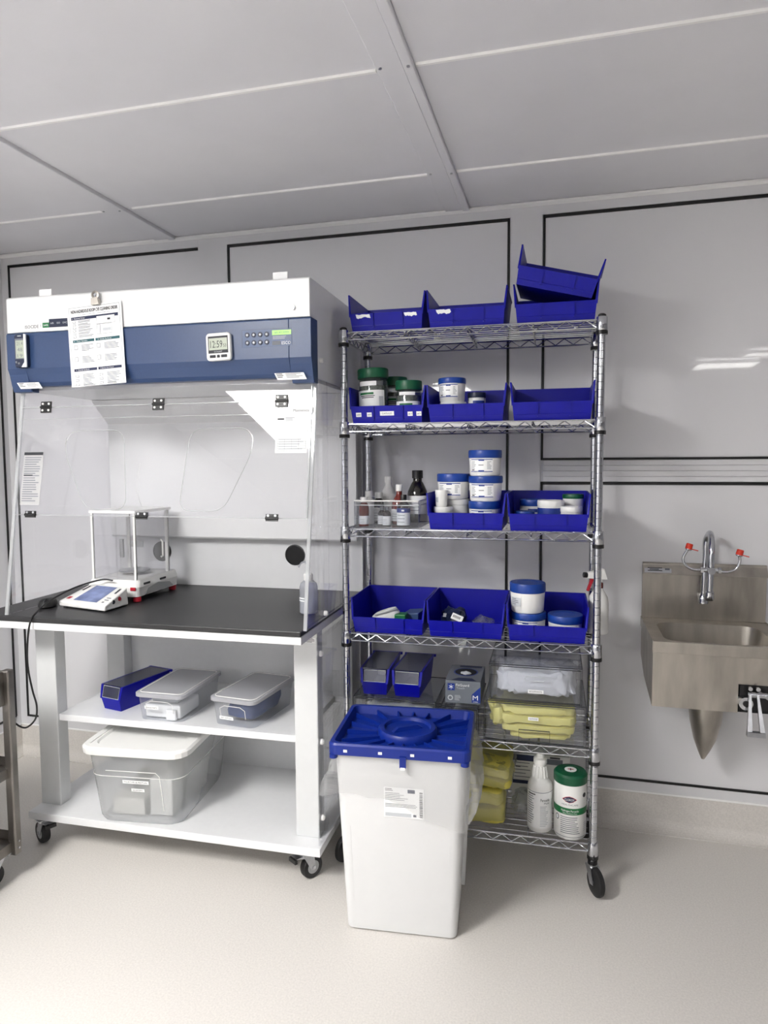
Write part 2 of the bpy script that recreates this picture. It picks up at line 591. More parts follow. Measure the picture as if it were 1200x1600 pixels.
# luminaires and the added fill panel on the ceiling, out of view
lm = MATS['light_diffuser']
for i, (cx, cy, sx, sy, st, lab) in enumerate(LIGHTS):
    t = thing('ceiling_light', lab, 'light', (cx, cy, ZC - .012))
    m = MB()
    for q in ((-sx / 2 - .02, sx / 2 + .02, -sy / 2 - .02, -sy / 2), (-sx / 2 - .02, sx / 2 + .02, sy / 2, sy / 2 + .02),
              (-sx / 2 - .02, -sx / 2, -sy / 2, sy / 2), (sx / 2, sx / 2 + .02, -sy / 2, sy / 2)):
        m.box(q[0], q[1], q[2], q[3], -.03, .004, 'trim_white')
    m.build('frame', t)
    nm = 'diffuser_%d' % i
    mat(nm, (255, 253, 249), 0.5, emit=st)
    m = MB(); m.box(-sx / 2, sx / 2, -sy / 2, sy / 2, -.024, -.018, nm); m.build('diffuser', t)

# ================================================================ MOBILE WORKBENCH
CY = R(1.46)
CO = Vector((-.826, 2.205, 0))
CUX, CUY = Vector((math.cos(CY), math.sin(CY), 0)), Vector((-math.sin(CY), math.cos(CY), 0))
def CW(x, y, z):
    p = CO + CUX * x + CUY * y
    return (p.x, p.y, z)

bench = thing('mobile_workbench', 'white laminate workbench on casters with black worktop under the hood', 'workbench', CW(0, 0, 0), CY)
m = MB(); m.box(-1.21, 0, 0, .60, .115, .145, 'white_laminate'); m.build('bottom_board', bench, bevel=.002)
m = MB(); m.box(-1.12, -.105, .08, .58, .492, .518, 'white_laminate'); m.build('middle_shelf', bench, bevel=.002)
m = MB(); m.box(-1.21, -.01, .58, .60, .145, .906, 'white_laminate'); m.build('back_panel', bench)
for x in (-1.205, -.115):
    for y in (.07, .52):
        m = MB(); m.box(x, x + .09, y, y + .06, .145, .906, 'leg_grey'); m.build('leg', bench, bevel=.003)
m = MB(); m.box(-1.31, -.022, -.10, .65, .906, .9335, 'white_laminate'); m.build('worktop_frame', bench, bevel=.002)
m = MB(); m.box(-1.31, -.022, -.105, .65, .934, .953, 'black_top'); m.build('worktop', bench, bevel=.003)
m = MB(); m.box(-.012, -.006, .02, .57, .147, .902, 'acrylic'); sp_ = m.build('side_panel', bench)
for z in (.24, .52, .84):
    m = MB(); m.lathe([(.0105, 0), (.0105, .006), (.006, .011)], 'white_plastic', n=12)
    m.build('bolt_cap', sp_, (-.006, .045, z), (0, R(90), 0))
# a sticker on the right leg
m = MB(); m.box(-.113, -.030, .0690, .0696, .868, .888, 'paper')
rn = random.Random(3)
lines(m, rn, -.108, -.07, .870, .887, .0045, .0018, 'ink_grey', flat(.0688))
lines(m, rn, -.064, -.034, .870, .887, .0045, .0018, 'ink', flat(.0688))
m.build('sticker', bench)

def caster(parent, x, y, ztop, r, w, ang, brake=True, name='caster', col='rubber'):
    c = MB()
    c.box(-.036, .036, -.036, .036, ztop - .004, ztop, 'zinc')
    for k in ((-.028, -.028), (.028, -.028), (.028, .028), (-.028, .028)):
        c.cyl((k[0], k[1], ztop - .010), (k[0], k[1], ztop - .004), .006, 'zinc', n=6)
    c.cyl((0, 0, ztop - .014), (0, 0, ztop - .004), .024, 'zinc', n=16)
    off = r * .55
    for s in (-1, 1):
        X = s * (w / 2 + .003)
        c.prism([(-.022, ztop - .014), (.022, ztop - .014), (off + .010, r - .008), (off - .010, r - .008)], 'x', X - .0013, X + .0013, 'zinc')
    c.box(-w / 2 - .004, w / 2 + .004, -.022, .022, ztop - .0165, ztop - .0135, 'zinc')
    o = c.build(name, parent, (x, y, 0), (0, 0, ang))
    c = MB()
    pr = [(r * .55, -w / 2), (r * .93, -w / 2), (r, -w / 2 + .006), (r, w / 2 - .006), (r * .93, w / 2), (r * .55, w / 2)]
    c.lathe(pr, col, n=28)
    c.lathe([(r * .56, -w / 2 - .001), (r * .56, w / 2 + .001)], 'grey_plastic', n=20)
    c.cyl((0, 0, -w / 2 - .007), (0, 0, w / 2 + .007), .007, 'chrome', n=10)
    c.build('wheel', o, (0, off, r), (0, R(90), 0))
    if brake:
        c = MB()
        c.hexa([(-.016, -.03, ztop - .022), (.016, -.03, ztop - .022), (.016, -.012, ztop - .028), (-.016, -.012, ztop - .028),
                (-.02, -.055, ztop - .012), (.02, -.055, ztop - .012), (.016, -.012, ztop - .016), (-.016, -.012, ztop - .016)], 'zinc')
        c.box(-.02, .02, -.06, -.05, ztop - .03, ztop - .016, 'black_plastic')
        c.build('brake_lever', o)
    return o
caster(bench, -1.165, .035, .115, .0425, .028, R(62))
caster(bench, -.07, .045, .115, .0425, .028, R(-35))
caster(bench, -1.165, .55, .115, .0375, .026, R(40), False)
caster(bench, -.07, .55, .115, .0375, .026, R(-20), False)

# ================================================================ FUME HOOD
hood = thing('fume_hood', 'ventilated powder hood with navy control fascia and clear acrylic sash on the workbench', 'fume hood', CW(0, 0, .953), CY)
HZ = .953
HL, HR = -1.19, -.004
def H(z): return z - HZ
# housing (white top box, grey right side)
m = MB()
m.prism([(-.02, H(1.997)), (-.02, H(2.122)), (-.012, H(2.127)), (.62, H(2.127)), (.62, H(1.80)), (.045, H(1.80)), (.045, H(1.997))], 'x', HL, HR, 'white_powder')
m.build('housing', hood, bevel=.003)
# blue fascia: bulged profile with dropped corners
def fprof(drop):
    return [(.044, H(1.996)), (-.018, H(1.996)), (-.022, H(1.99)), (-.022, H(1.865)), (-.014, H(1.845)), (-.004, H(1.815 - drop * .5)), (.006, H(1.802 - drop)), (.044, H(1.802 - drop))]
m = MB()
m.prism(fprof(0), 'x', HL + .075, HR - .075, 'fascia_blue')
for a, b in ((HL - .004, HL + .0752), (HR - .0752, HR + .004)):
    m.prism(fprof(.020), 'x', a, b, 'fascia_blue')
fas = m.build('fascia', hood, bevel=.002)
# interior ceiling, back, baffle
m = MB(); m.box(HL + .01, HR - .01, .046, .62, H(1.79), H(1.80), 'white_powder'); m.build('inner_ceiling', hood)
m = MB(); m.box(HL, HR, .62, .632, .001, H(1.80), 'white_powder'); bk = m.build('back_panel', hood)
m = MB()
m.prism([(.555, H(1.185)), (.561, H(1.178)), (.575, H(1.178)), (.575, H(1.70)), (.45, H(1.79)), (.44, H(1.788)), (.555, H(1.69))], 'x', HL + .008, HR - .008, 'white_powder')
m.build('baffle', hood)
for x in (-.312, -.965):
    m = MB(); m.lathe([(.046, 0), (.046, .004), (.041, .005), (.041, .002)], 'black_plastic', n=28, caps=False)
    m.lathe([(.0, .0022), (.043, .0022)], 'dark_slot', n=28, caps=False)
    m.build('exhaust_port', hood, (x, .62, H(1.106)), (R(90), 0, 0))
# side panels of clear acrylic with bright edges
for x in (HL, HR - .012):
    poly = [(.046, H(1.80)), (-.088, .001), (.61, .001), (.61, H(1.80))]
    m = MB(); m.prism(poly, 'x', x + .002, x + .010, 'acrylic')
    sd = m.build('side_panel', hood)
    m = MB(); m.prism([(.048, H(1.80)), (-.088, .001), (-.095, .001), (.040, H(1.80))], 'x', x, x + .012, 'acrylic_edge')
    m.build('panel_edge', sd)
m = MB(); m.prism([(.14, H(1.80)), (.145, H(1.80)), (.145, .002), (.14, .002)], 'x', HR + .001, HR + .004, 'acrylic'); m.build('seam_strip', hood)
for (y, z) in ((.075, 1.865), (.09, .975)):
    m = MB(); m.lathe([(.0095, 0), (.0095, .008), (.006, .013)], 'white_plastic', n=12)
    m.build('bolt_cap', hood, (HR + .001, y, H(z)), (0, R(90), 0))
# sash: local plane  (u = x, w = distance down the slope)
SA, SB = Vector((0, .040, H(1.80))), Vector((0, -.095, .001))
SD = (SB - SA).normalized()
SN = Vector((0, SD.z, -SD.y)).normalized()   # towards the viewer
if SN.y > 0: SN = -SN
def sash(off=0.0):
    return lambda u, z: tuple(SA + SD * ((H(z) - SA.z) / SD.z) + Vector((u, 0, 0)) + SN * off)
def slab(m, x0, x1, z0, z1, mt, o0, o1):
    a, b = sash(o0), sash(o1)
    m.hexa([b(x0, z0), b(x1, z0), a(x1, z0), a(x0, z0), b(x0, z1), b(x1, z1), a(x1, z1), a(x0, z1)], mt)
SL, SR = HL + .014, HR - .014
m = MB(); slab(m, SL, SR, 1.727, 1.80, 'acrylic', 0, .005); top_s = m.build('sash_header', hood)
m = MB(); slab(m, SL, SR, 1.724, 1.727, 'acrylic_edge', 0, .005); m.build('sash_edge', top_s)
m = MB(); slab(m, SL, SR, 1.325, 1.722, 'acrylic', 0, .005); flap = m.build('sash_flap', hood)
for z in (1.3225,):
    m = MB(); slab(m, SL, SR, z, z + .002, 'acrylic_edge', 0, .005); m.build('sash_edge', flap)
m = MB(); slab(m, SL, SR, 1.679, 1.6805, 'acrylic_edge', .005, .0065); m.build('stiffener_edge', flap)
m = MB(); slab(m, HR - .016, HR - .012, 1.325, 1.80, 'acrylic_edge', 0, .006); m.build('sash_edge', flap)
# arm-port covers in the flap: rounded trapezoids with polished rims
def port(pts, rr=.05):
    out = []
    n = len(pts)
    for i in range(n):
        p0, p1, p2 = Vector(pts[i - 1]), Vector(pts[i]), Vector(pts[(i + 1) % n])
        a = p1 + (p0 - p1).normalized() * rr
        b = p1 + (p2 - p1).normalized() * rr
        for k in range(7):
            t = k / 6.0
            out.append(a * (1 - t) ** 2 + p1 * 2 * t * (1 - t) + b * t * t)
    return out
f = sash(.0052)
P_R = [(-.496, 1.345), (-.325, 1.345), (-.222, 1.56), (-.232, 1.634), (-.466, 1.634)]
cxm = -.60
for pts in (P_R, [(2 * cxm - x, z) for x, z in reversed(P_R)]):
    pl = port([(x, z) for x, z in pts])
    m = MB(); m.tube([f(p.x, p.y) for p in pl], .0013, 'acrylic_edge', n=6, closed=True); m.build('port_rim', flap)
# hinges
def hinge(x, z, closed=False):
    g = sash(.0055); g2 = sash(.010)
    m = MB()
    zs = ((z + .003, z + .021), (z - .021, z - .003)) if not closed else ((z + .003, z + .014), (z - .010, z - .002))
    for a, b in zs:
        slab(m, x - .022, x + .022, a, b, 'black_plastic', .0052, .010)
    m.cyl(sash(.009)(x - .023, z), sash(.009)(x + .023, z), .005, 'black_plastic', n=10)
    o = m.build('hinge', hood)
    for zz in ([z + .012, z - .012] if not closed else [z + .0085]):
        for dx in (-.013, .013):
            m = MB(); c = Vector(sash(.010)(x + dx, zz)); m.cyl(c, c + SN * .002, .0042, 'white_plastic' if not closed else 'zinc', n=10); m.build('screw', o)
for x in (-1.068, -.598, -.125): hinge(x, 1.7245)
for x in (-1.103, -.638, -.142): hinge(x, 1.3235, True)
# control panel on the fascia
yf = -.0222
m = MB(); m.box(-.247, -.068, yf - .0008, yf + .001, H(1.904), H(1.962), 'panel_blue')
g = flat(yf - .0012)
rect(m, -.247, -.068, H(1.9612), H(1.962), 'navy', g); rect(m, -.2475, -.2465, H(1.904), H(1.962), 'navy', g)
rect(m, -.138, -.070, H(1.941), H(1.957), 'lcd_green', g)
rect(m, -.138, -.070, H(1.926), H(1.938), 'fascia_blue', g)
rect(m, -.138, -.108, H(1.908), H(1.921), 'ink_grey', g)
lines(m, random.Random(5), -.136, -.072, H(1.927), H(1.937), .004, .0014, 'ink_light', flat(yf - .0015))
m.text('ESCO', .0105, 'paper', flat(yf - .0015), -.088, H(1.9145), w=.032)
m.text('00 47 FPM', .006, 'navy', flat(yf - .0015), -.104, H(1.949), w=.05)
cp = m.build('control_panel', hood)
for i in range(4):
    for j in range(2):
        m = MB(); m.lathe([(.0085, 0), (.0085, .0015), (.006, .002)], 'navy', n=14)
        m.lathe([(.0, .0022), (.004, .0022)], 'ink_light', n=8, caps=False)
        m.build('button', cp, (-.228 + i * .0235, yf - .0008, H(1.945 - j * .026)), (R(90), 0, 0))
# small key lock, logo strip, corner labels
m = MB(); m.cyl((-.062, -.0205, H(2.028)), (-.062, -.03, H(2.028)), .007, 'chrome', n=12); m.box(-.075, -.066, -.030, -.0205, H(2.029), H(2.034), 'zinc'); m.build('key_lock', hood)
m = MB(); g = flat(-.0206)
m.text('ISOCIDE', .0115, 'ink', g, -1.082, H(2.0165), w=.058)
m.text('/', .011, 'ink', g, -1.044, H(2.018))
rect(m, -1.036, -1.008, H(2.010), H(2.028), 'green_band', g)
m.text('SAFE', .006, 'paper', flat(-.0209), -1.022, H(2.019), w=.02)
rect(m, -1.008, -.926, H(2.010), H(2.040), 'navy', g)
for k, w_ in enumerate(('AIR', 'ISO', 'UVC')):
    m.text(w_, .007, 'ink_light', flat(-.0209), -.995 + k * .027, H(2.025))
m.build('logo_strip', hood)
for (a, b, seed) in ((-.135, -.03, 7), (-1.16, -1.065, 8)):
    m = MB()
    def lf(u, v, a=a):   # lies on the sloping lower corner
        return (u + (H(1.815) - v) * .35, -.0075 - (v - H(1.795)) * .42 - .0012, v)
    def lf2(u, v): p = lf(u, v); return (p[0], p[1] - .0006, p[2])
    rect(m, a, b, H(1.793), H(1.815), 'paper', lf)
    lines(m, random.Random(seed), a + .005, a + .03, H(1.797), H(1.813), .005, .002, 'ink', lf2)
    lines(m, random.Random(seed + 1), a + .038, b - .006, H(1.796), H(1.813), .004, .0013, 'ink_grey', lf2)
    m.build('corner_label', hood)
# white tags taped along the top edge
for x in (-.115, -1.035):
    m = MB(); m.box(x - .026, x + .026, .0, .002, H(2.127), H(2.153), 'paper'); m.build('tape_tag', hood)

# ---- papers and gadgets on the hood (things of their own)
def paper_map(cx, zt, ang, y):
    ca, sa = math.cos(ang), math.sin(ang)
    return lambda u, v: (u * ca - v * sa, 0 - y, u * sa + v * ca)
pw, ph = .222, .288
t = thing('poster', 'white printed cleaning order sheet hanging from a clip on the blue fascia', 'poster', CW(-.808, -.030, 1.938), CY, rot=(R(-1.5), R(-3.0), CY))
m = MB(); m.box(-pw / 2, pw / 2, -.0006, .0006, -ph / 2, ph / 2, 'paper'); m.build('sheet', t)
m = MB(); g = flat(-.0010); g2 = flat(-.0014); rn = random.Random(11)
for q in ((-.103, .103, .1375, .1385), (-.103, .103, -.1385, -.1375), (-.1035, -.1025, -.138, .138), (.1025, .1035, -.138, .138)):
    rect(m, q[0], q[1], q[2], q[3], 'ink_grey', g)
for dx, dz in ((0, 0), (.0007, 0), (0, .0006), (.0007, .0006)):
    m.text('NON-HAZARDOUS ROOM CVE CLEANING ORDER', .0115, 'ink', g, dx, .124 + dz, w=.19)
m.text('Dry Swipe     70% IPA     Quick Reference', .0042, 'ink_grey', g, 0, .112, w=.13)
rect(m, -.096, .096, .094, .105, 'ink_navy', g); m.text('1  General Rules', .005, 'paper', g2, -.065, .0995, w=.052)
# drawing of the hood on the sheet
rect(m, .008, .082, .030, .100, 'paper', flat(-.0012))
for q in ((.008, .082, .072, .100), (.008, .068, .036, .0715)):
    for e in ((q[0], q[1], q[2], q[2] + .001), (q[0], q[1], q[3] - .001, q[3]), (q[0], q[0] + .001, q[2], q[3]), (q[1] - .001, q[1], q[2], q[3])):
        rect(m, *e, 'ink_grey', g2)
rect(m, .052, .064, .083, .090, 'ink', g2); rect(m, .032, .064, .046, .056, 'ink_light', g2); rect(m, .020, .022, .038, .070, 'ink_grey', g2)
for k in range(6):
    z = .087 - k * .0105
    rect(m, -.090, -.078, z - .004, z + .003, 'ink_grey', g); rect(m, -.0885, -.0795, z - .0028, z + .0018, 'paper', g2)
    lines(m, rn, -.068, -.005, z - .005, z + .004, .0042, .0020, 'ink_grey', g)
for (a, b, z, c, s_) in ((-.094, -.006, .0185, 'ink_teal', '2  Two Swabs'), (-.001, .097, .0185, 'ink_teal', '3  Inside Surfaces'), (-.096, -.002, -.0845, 'ink_navy', '4  Outside Surfaces'), (.003, .098, -.0845, 'ink_navy', '5  Between Each Product')):
    rect(m, a, b, z - .0048, z + .0048, c, g); m.text(s_, .0042, 'paper', g2, (a + b) / 2 - .012, z, w=.055)
    for k in range(2 if z > 0 else 3):
        zz = z - .022 - k * (.042 if z > 0 else .015)
        hh = .008 if z > 0 else .004
        rect(m, a + .004, a + .018, zz - hh, zz + hh, 'ink_grey', g); rect(m, a + .0055, a + .0165, zz - hh + .0015, zz + hh - .0015, 'paper', g2)
        lines(m, rn, a + .034, b - .004, zz - .016 if z > 0 else zz - .006, zz + .008 if z > 0 else zz + .006, .0048, .0021, 'ink_grey', g)
rect(m, -.0035, -.0028, -.075, .012, 'ink_light', g)
m.build('print', t)
t = thing('bulldog_clip', 'small steel bulldog clip holding the sheet at the hood top', 'clip', CW(-.802, -.026, 2.105), CY)
m = MB(); m.hexa([(-.016, -.013, -.028), (.016, -.013, -.028), (.016, -.001, -.028), (-.016, -.001, -.028), (-.012, -.016, -.006), (.012, -.016, -.006), (.012, .002, -.006), (-.012, .002, -.006)], 'steel'); m.build('jaw', t)
m = MB(); m.lathe([(.008, 0), (.015, .002), (.015, .004), (.009, .005)], 'steel', n=18, caps=False); m.cyl((0, 0, .0), (0, 0, .004), .006, 'chrome', n=12); m.build('grip', t, (0, -.006, .006), (R(90), 0, 0))

t = thing('digital_timer', 'white square digital timer reading 12:59 on the blue fascia', 'timer', CW(-.329, -.0225, 1.909), CY, rot=(0, R(-1.5), CY))
m = MB(); m.loft([[(x, -z0, y) for x, y, _ in rrect(-.046 + i, .046 - i, -.047 + i, .047 - i, .013, 0)] for z0, i in ((0, .001), (.012, 0), (.016, .003))], 'white_plastic', smooth=False); m.build('case', t)
m = MB(); y = -.0164
rect(m, -.037, .037, -.022, .036, 'ink', flat(y)); rect(m, -.034, .034, -.011, .029, 'lcd', flat(y - .0003))
m.text('12:59', .024, 'ink', flat(y - .0006), -.006, .009, w=.045); m.text('53', .011, 'ink', flat(y - .0006), .025, .0035, w=.011)
m.text('COUNT', .005, 'ink_light', flat(y - .0006), 0, -.0165, w=.03); m.build('display', t)
for x, w_ in ((-.021, .011), (0, .005), (.021, .011)):
    m = MB(); m.box(x - w_, x + w_, -.0185, -.016, -.037, -.0275, 'ink'); m.build('button', t, bevel=.002)

t = thing('hygrometer', 'small navy handheld humidity meter at the left end of the blue fascia', 'meter', CW(-1.118, -.0225, 1.928), CY)
m = MB(); m.loft([[(x, -z0, y) for x, y, _ in rrect(-.026 + i, .026 - i, -.060 + i, .060 - i, .008, 0)] for z0, i in ((0, .001), (.016, 0), (.019, .002))], 'navy', smooth=False); m.build('case', t)
m = MB(); y = -.0195
rect(m, -.022, .0165, -.030, .044, 'ink_grey', flat(y)); rect(m, -.0185, .0155, -.027, .037, 'lcd', flat(y - .0003))
m.text('21.4', .013, 'ink_grey', flat(y - .0006), -.001, .026, w=.026); m.text('48', .014, 'ink_grey', flat(y - .0006), -.001, .004, w=.022); m.text('19', .012, 'ink_grey', flat(y - .0006), -.001, -.018, w=.022)
rect(m, -.010, .006, .0515, .0545, 'ink_light', flat(y)); m.build('display', t)
m = MB(); m.prism([(.017, .060), (.026, .058), (.026, -.06), (.004, -.06), (.0175, -.042)], 'y', -.0215, -.0165, 'white_plastic'); m.build('trim', t)
for x, z in ((-.018, -.041), (-.007, -.046)):
    m = MB(); m.lathe([(.0045, 0), (.004, .002)], 'ink_grey', n=12); m.build('button', t, (x, -.019, z), (R(90), 0, 0))

def on_sash(name, label, x0, x1, z0, z1, fnprint, skew=0.0, mt='paper'):
    c = sash(.0060)((x0 + x1) / 2, (z0 + z1) / 2)
    t = thing(name, label, 'sign', CW(c[0], c[1], c[2] + HZ), CY)
    def g(off):
        ff = sash(.0060 + off)
        return lambda u, v: tuple(Vector(ff(u + (v - z1) * skew, v)) - Vector(c))
    m = MB(); a, b = g(0), g(.0008)
    m.hexa([b(x0, z0), b(x1, z0), a(x1, z0), a(x0, z0), b(x0, z1), b(x1, z1), a(x1, z1), a(x0, z1)], mt); m.build('sheet', t)
    m = MB(); fnprint(m, g(.0012)); m.build('print', t)
    return t
def pr1(m, g):
    m.text('Maxmenvox', .010, 'ink', g, -.052, 1.6905, w=.058)
on_sash('name_sign', 'small white name strip taped on the sash under the right hinge', -.098, -.012, 1.681, 1.704, pr1)
def pr2(m, g):
    rn = random.Random(21)
    rect(m, -.137, -.113, 1.659, 1.664, 'ink', g); lines(m, rn, -.108, -.072, 1.655, 1.667, .005, .0016, 'ink_grey', g)
    lines(m, rn, -.132, -.036, 1.60, 1.645, .008, .001, 'ink_light', g)
    for k in range(6): rect(m, -.134, -.032, 1.552 + k * .008, 1.5528 + k * .008, 'ink_grey', g)
    for k in range(5): rect(m, -.134 + k * .0255, -.1332 + k * .0255, 1.552, 1.592, 'ink_grey', g)
    lines(m, rn, -.130, -.040, 1.554, 1.592, .008, .003, 'ink_light', g)
on_sash('inspection_sheet', 'white inspection certificate with a table taped to the right of the sash', -.142, -.027, 1.545, 1.674, pr2)
def pr3(m, g):
    rn = random.Random(31)
    rect(m, -1.149, -1.067, 1.545, 1.556, 'ink', g)
    lines(m, rn, -1.144, -1.072, 1.37, 1.538, .0085, .0032, 'ink_grey', g)
    rect(m, -1.144, -1.105, 1.468, 1.472, 'ink', g)
on_sash('instruction_sheet', 'white instruction sheet with black header taped to the left of the sash', -1.15, -1.066, 1.36, 1.557, pr3, .02, 'film_sheet')

# ---- on the worktop
TZ = .9535
bal = thing('analytical_balance', 'white analytical balance with glass draft shield and red feet on the black worktop', 'balance', CW(-.948, .372, TZ), CY)
m = MB(); m.loft([rrect(-.112, .118, -.165, .150, .02, z) for z in (.022, .03)] + [rrect(-.115, .121, -.168, .152, .02, .06), rrect(-.108, .113, -.150, .148, .018, .088)], 'white_plastic', smooth=False)
m.build('base', bal, bevel=.002)
for x, y in ((-.095, -.14), (.103, -.145), (.103, .125), (-.095, .125)):
    m = MB(); m.lathe([(.013, 0), (.016, .003), (.016, .018), (.010, .024)], 'red_plastic', n=16); m.build('foot', bal, (x, y, 0))
m = MB(); m.box(.088, .112, -.1705, -.166, .048, .062, 'red_plastic'); m.build('release_tab', bal, bevel=.002)
m = MB(); m.prism([(-.12, .026), (.10, .026), (.07, .048), (-.02, .060), (-.09, .048)], 'x', .1195, .1225, 'grey_plastic'); m.build('side_recess', bal)
for y in (-.10, .02):
    m = MB(); m.box(.1195, .1222, y - .022, y + .022, .066, .074, 'ink'); m.build('vent_slot', bal)
xs0, xs1, ys0, ys1, zb, zt = -.096, .106, -.150, .106, .088, .370
for (a, b, c, d) in ((xs0, xs1, ys0, ys0 + .003), (xs0, xs1, ys1 - .003, ys1), (xs0, xs0 + .003, ys0 + .004, ys1 - .004), (xs1 - .003, xs1, ys0 + .004, ys1 - .004)):
    m = MB(); m.box(a, b, c, d, zb, zt - .012, 'glass'); m.build('shield_glass', bal)
for x, y in ((xs0, ys0), (xs1 - .008, ys0), (xs0, ys1 - .012), (xs1 - .014, ys1 - .012)):
    w_ = .014 if y > 0 else .008
    m = MB(); m.box(x - .001, x + w_, y - .001, y + .008, zb, zt - .010, 'white_plastic'); m.build('shield_post', bal)
m = MB(); m.box(xs0 - .006, xs1 + .006, ys0 - .006, ys1 + .008, zt - .012, zt, 'white_plastic'); m.build('shield_top', bal, bevel=.002)
m = MB(); m.box(xs0 - .002, xs0 + .014, .04, .052, .15, .23, 'grey_plastic'); m.build('door_handle', bal, bevel=.002)
m = MB(); m.tube([(xs1 + .003, .03, .16), (xs1 + .012, .03, .165), (xs1 + .012, .03, .225), (xs1 + .003, .03, .235)], .004, 'white_plastic'); m.build('door_handle', bal)
m = MB(); m.lathe([(.012, .0), (.012, .012), (.062, .014), (.064, .018), (.060, .020)], 'zinc', n=32); m.build('weighing_pan', bal, (0, .0, .088))
m = MB(); m.box(-.085, -.02, .0985, .1005, .19, .215, 'grey_plastic'); m.build('rear_plate', bal)
rnp = [(-.03, .02, .352)]
m = MB(); m.tube(spline([(-.025, .09, .3705), (.01, .05, .373), (.018, .02, .41), (.022, .0, .47), (.03, .02, .56)], 6), .0013, 'white_plastic', n=6); m.build('static_probe_wire', bal)

term = thing('balance_terminal', 'tilted white touchscreen terminal in front of the balance', 'terminal', CW(-.968, .045, TZ), CY + R(-13))
m = MB()
m.hexa([(-.125, .0, .004), (.125, .0, .004), (.105, .135, .004), (-.105, .135, .004), (-.127, .0, .024), (.127, .0, .024), (.100, .135, .072), (-.100, .135, .072)], 'white_plastic')
m.build('housing', term, bevel=.005, seg=3)
def tm(u, v, off=.0006):   # u across, v 0..1 up the slope
    y = v * .135
    return (u * (1 - .21 * v), y, .0242 + v * .048 + off)
m = MB()
m.add([tm(-.066, .12), tm(.066, .12), tm(.072, .93), tm(-.072, .93)], [(0, 1, 2, 3)], 'screen_blue'); m.build('screen', term)
for (a, b, c, d, k) in ((-.112, -.092, .14, .27, 'red_plastic'), (.095, .108, .62, .88, 'ink'), (-.110, -.098, .62, .88, 'ink'), (.088, .112, .36, .40, 'ink_grey'), (.088, .112, .26, .30, 'ink_grey'), (.088, .10, .14, .2, 'ink_grey')):
    m = MB(); m.add([tm(a, c), tm(b, c), tm(b, d), tm(a, d)], [(0, 1, 2, 3)], k); m.build('key', term)
for y in (.05, .085):
    m = MB(); m.lathe([(.009, 0), (.008, .003)], 'clog_red' if y > .06 else 'ink', n=12); m.build('side_button', term, (.122 - y * .15, y, .03 if y < .06 else .036), (0, R(90), 0))
for x in (-.09, .09):
    m = MB(); m.cyl((x, .015, 0), (x, .015, .006), .009, 'black_plastic', n=10); m.cyl((x * .9, .12, 0), (x * .9, .12, .006), .009, 'black_plastic', n=10); m.build('rubber_foot', term)

mouse = thing('computer_mouse', 'black computer mouse at the left end of the worktop', 'mouse', CW(-1.139, .072, TZ), CY + R(22))
m = MB()
rings = []
for z, k in ((.0, .86), (.006, 1.0), (.016, .98), (.026, .86), (.033, .62), (.036, .3)):
    rings.append([(.034 * k * math.cos(2 * math.pi * i / 24) * (1 if math.sin(2 * math.pi * i / 24) < 0 else .92), .056 * k * math.sin(2 * math.pi * i / 24) + (.004 * (1 - k)), z) for i in range(24)])
m.loft(rings, 'black_plastic'); m.build('shell', mouse)
m = MB(); m.lathe([(.010, -.003), (.010, .003)], 'rubber', n=14); m.build('scroll_wheel', mouse, (0, -.028, .027), (0, R(90), 0))
m = MB(); m.box(-.0006, .0006, -.052, -.012, .026, .0315, 'grey_plastic'); m.build('button_gap', mouse)

w = thing('power_cord', 'black cord looping from the balance over the front edge of the worktop', 'cord', CW(-1.05, -.11, .60), CY)
pts = [(-.93, .19, TZ + .090), (-.98, .185, TZ + .092), (-1.05, .12, TZ + .070), (-1.085, .02, TZ + .036), (-1.062, -.085, TZ + .012), (-1.062, -.118, TZ - .02), (-1.078, -.118, .84), (-1.082, -.113, .76), (-1.070, -.11, .68), (-1.055, -.11, .625), (-1.062, -.11, .575), (-1.098, -.11, .540), (-1.13, -.11, .538), (-1.165, -.11, .56), (-1.20, -.11, .60)]
m = MB(); m.tube([(x + 1.05, y + .11, z - .60) for x, y, z in spline(pts, 6)], .0034, 'black_plastic', n=7); m.build('cable', w)

wb = thing('wash_bottle', 'translucent white squeeze wash bottle behind the right edge of the sash', 'bottle', CW(-.092, .175, TZ), CY)
m = MB(); m.lathe([(.030, 0), (.034, .004), (.034, .098), (.030, .112), (.016, .124)], 'wash_bottle'); m.build('body', wb)
m = MB(); m.lathe([(.031, .003), (.0325, .006), (.0325, .038)], 'ink_light', caps=True); m.build('liquid', wb)
m = MB(); m.lathe([(.017, .122), (.017, .146), (.009, .152)], 'white_plastic', n=20); m.build('cap', wb)
m = MB(); m.tube(spline([(0, 0, .15), (0, 0, .172), (-.008, -.003, .190), (-.024, -.008, .188), (-.034, -.012, .172)], 6), [.005] * 12 + [.004] * 7 + [.003] * 6, 'wash_bottle', n=8); m.build('spout', wb)
m = MB(); m.wrap(.0346, -62, 10, .048, .062, 'paper'); m.wrap(.0349, -52, 0, .053, .057, 'ink_grey'); m.build('label', wb)

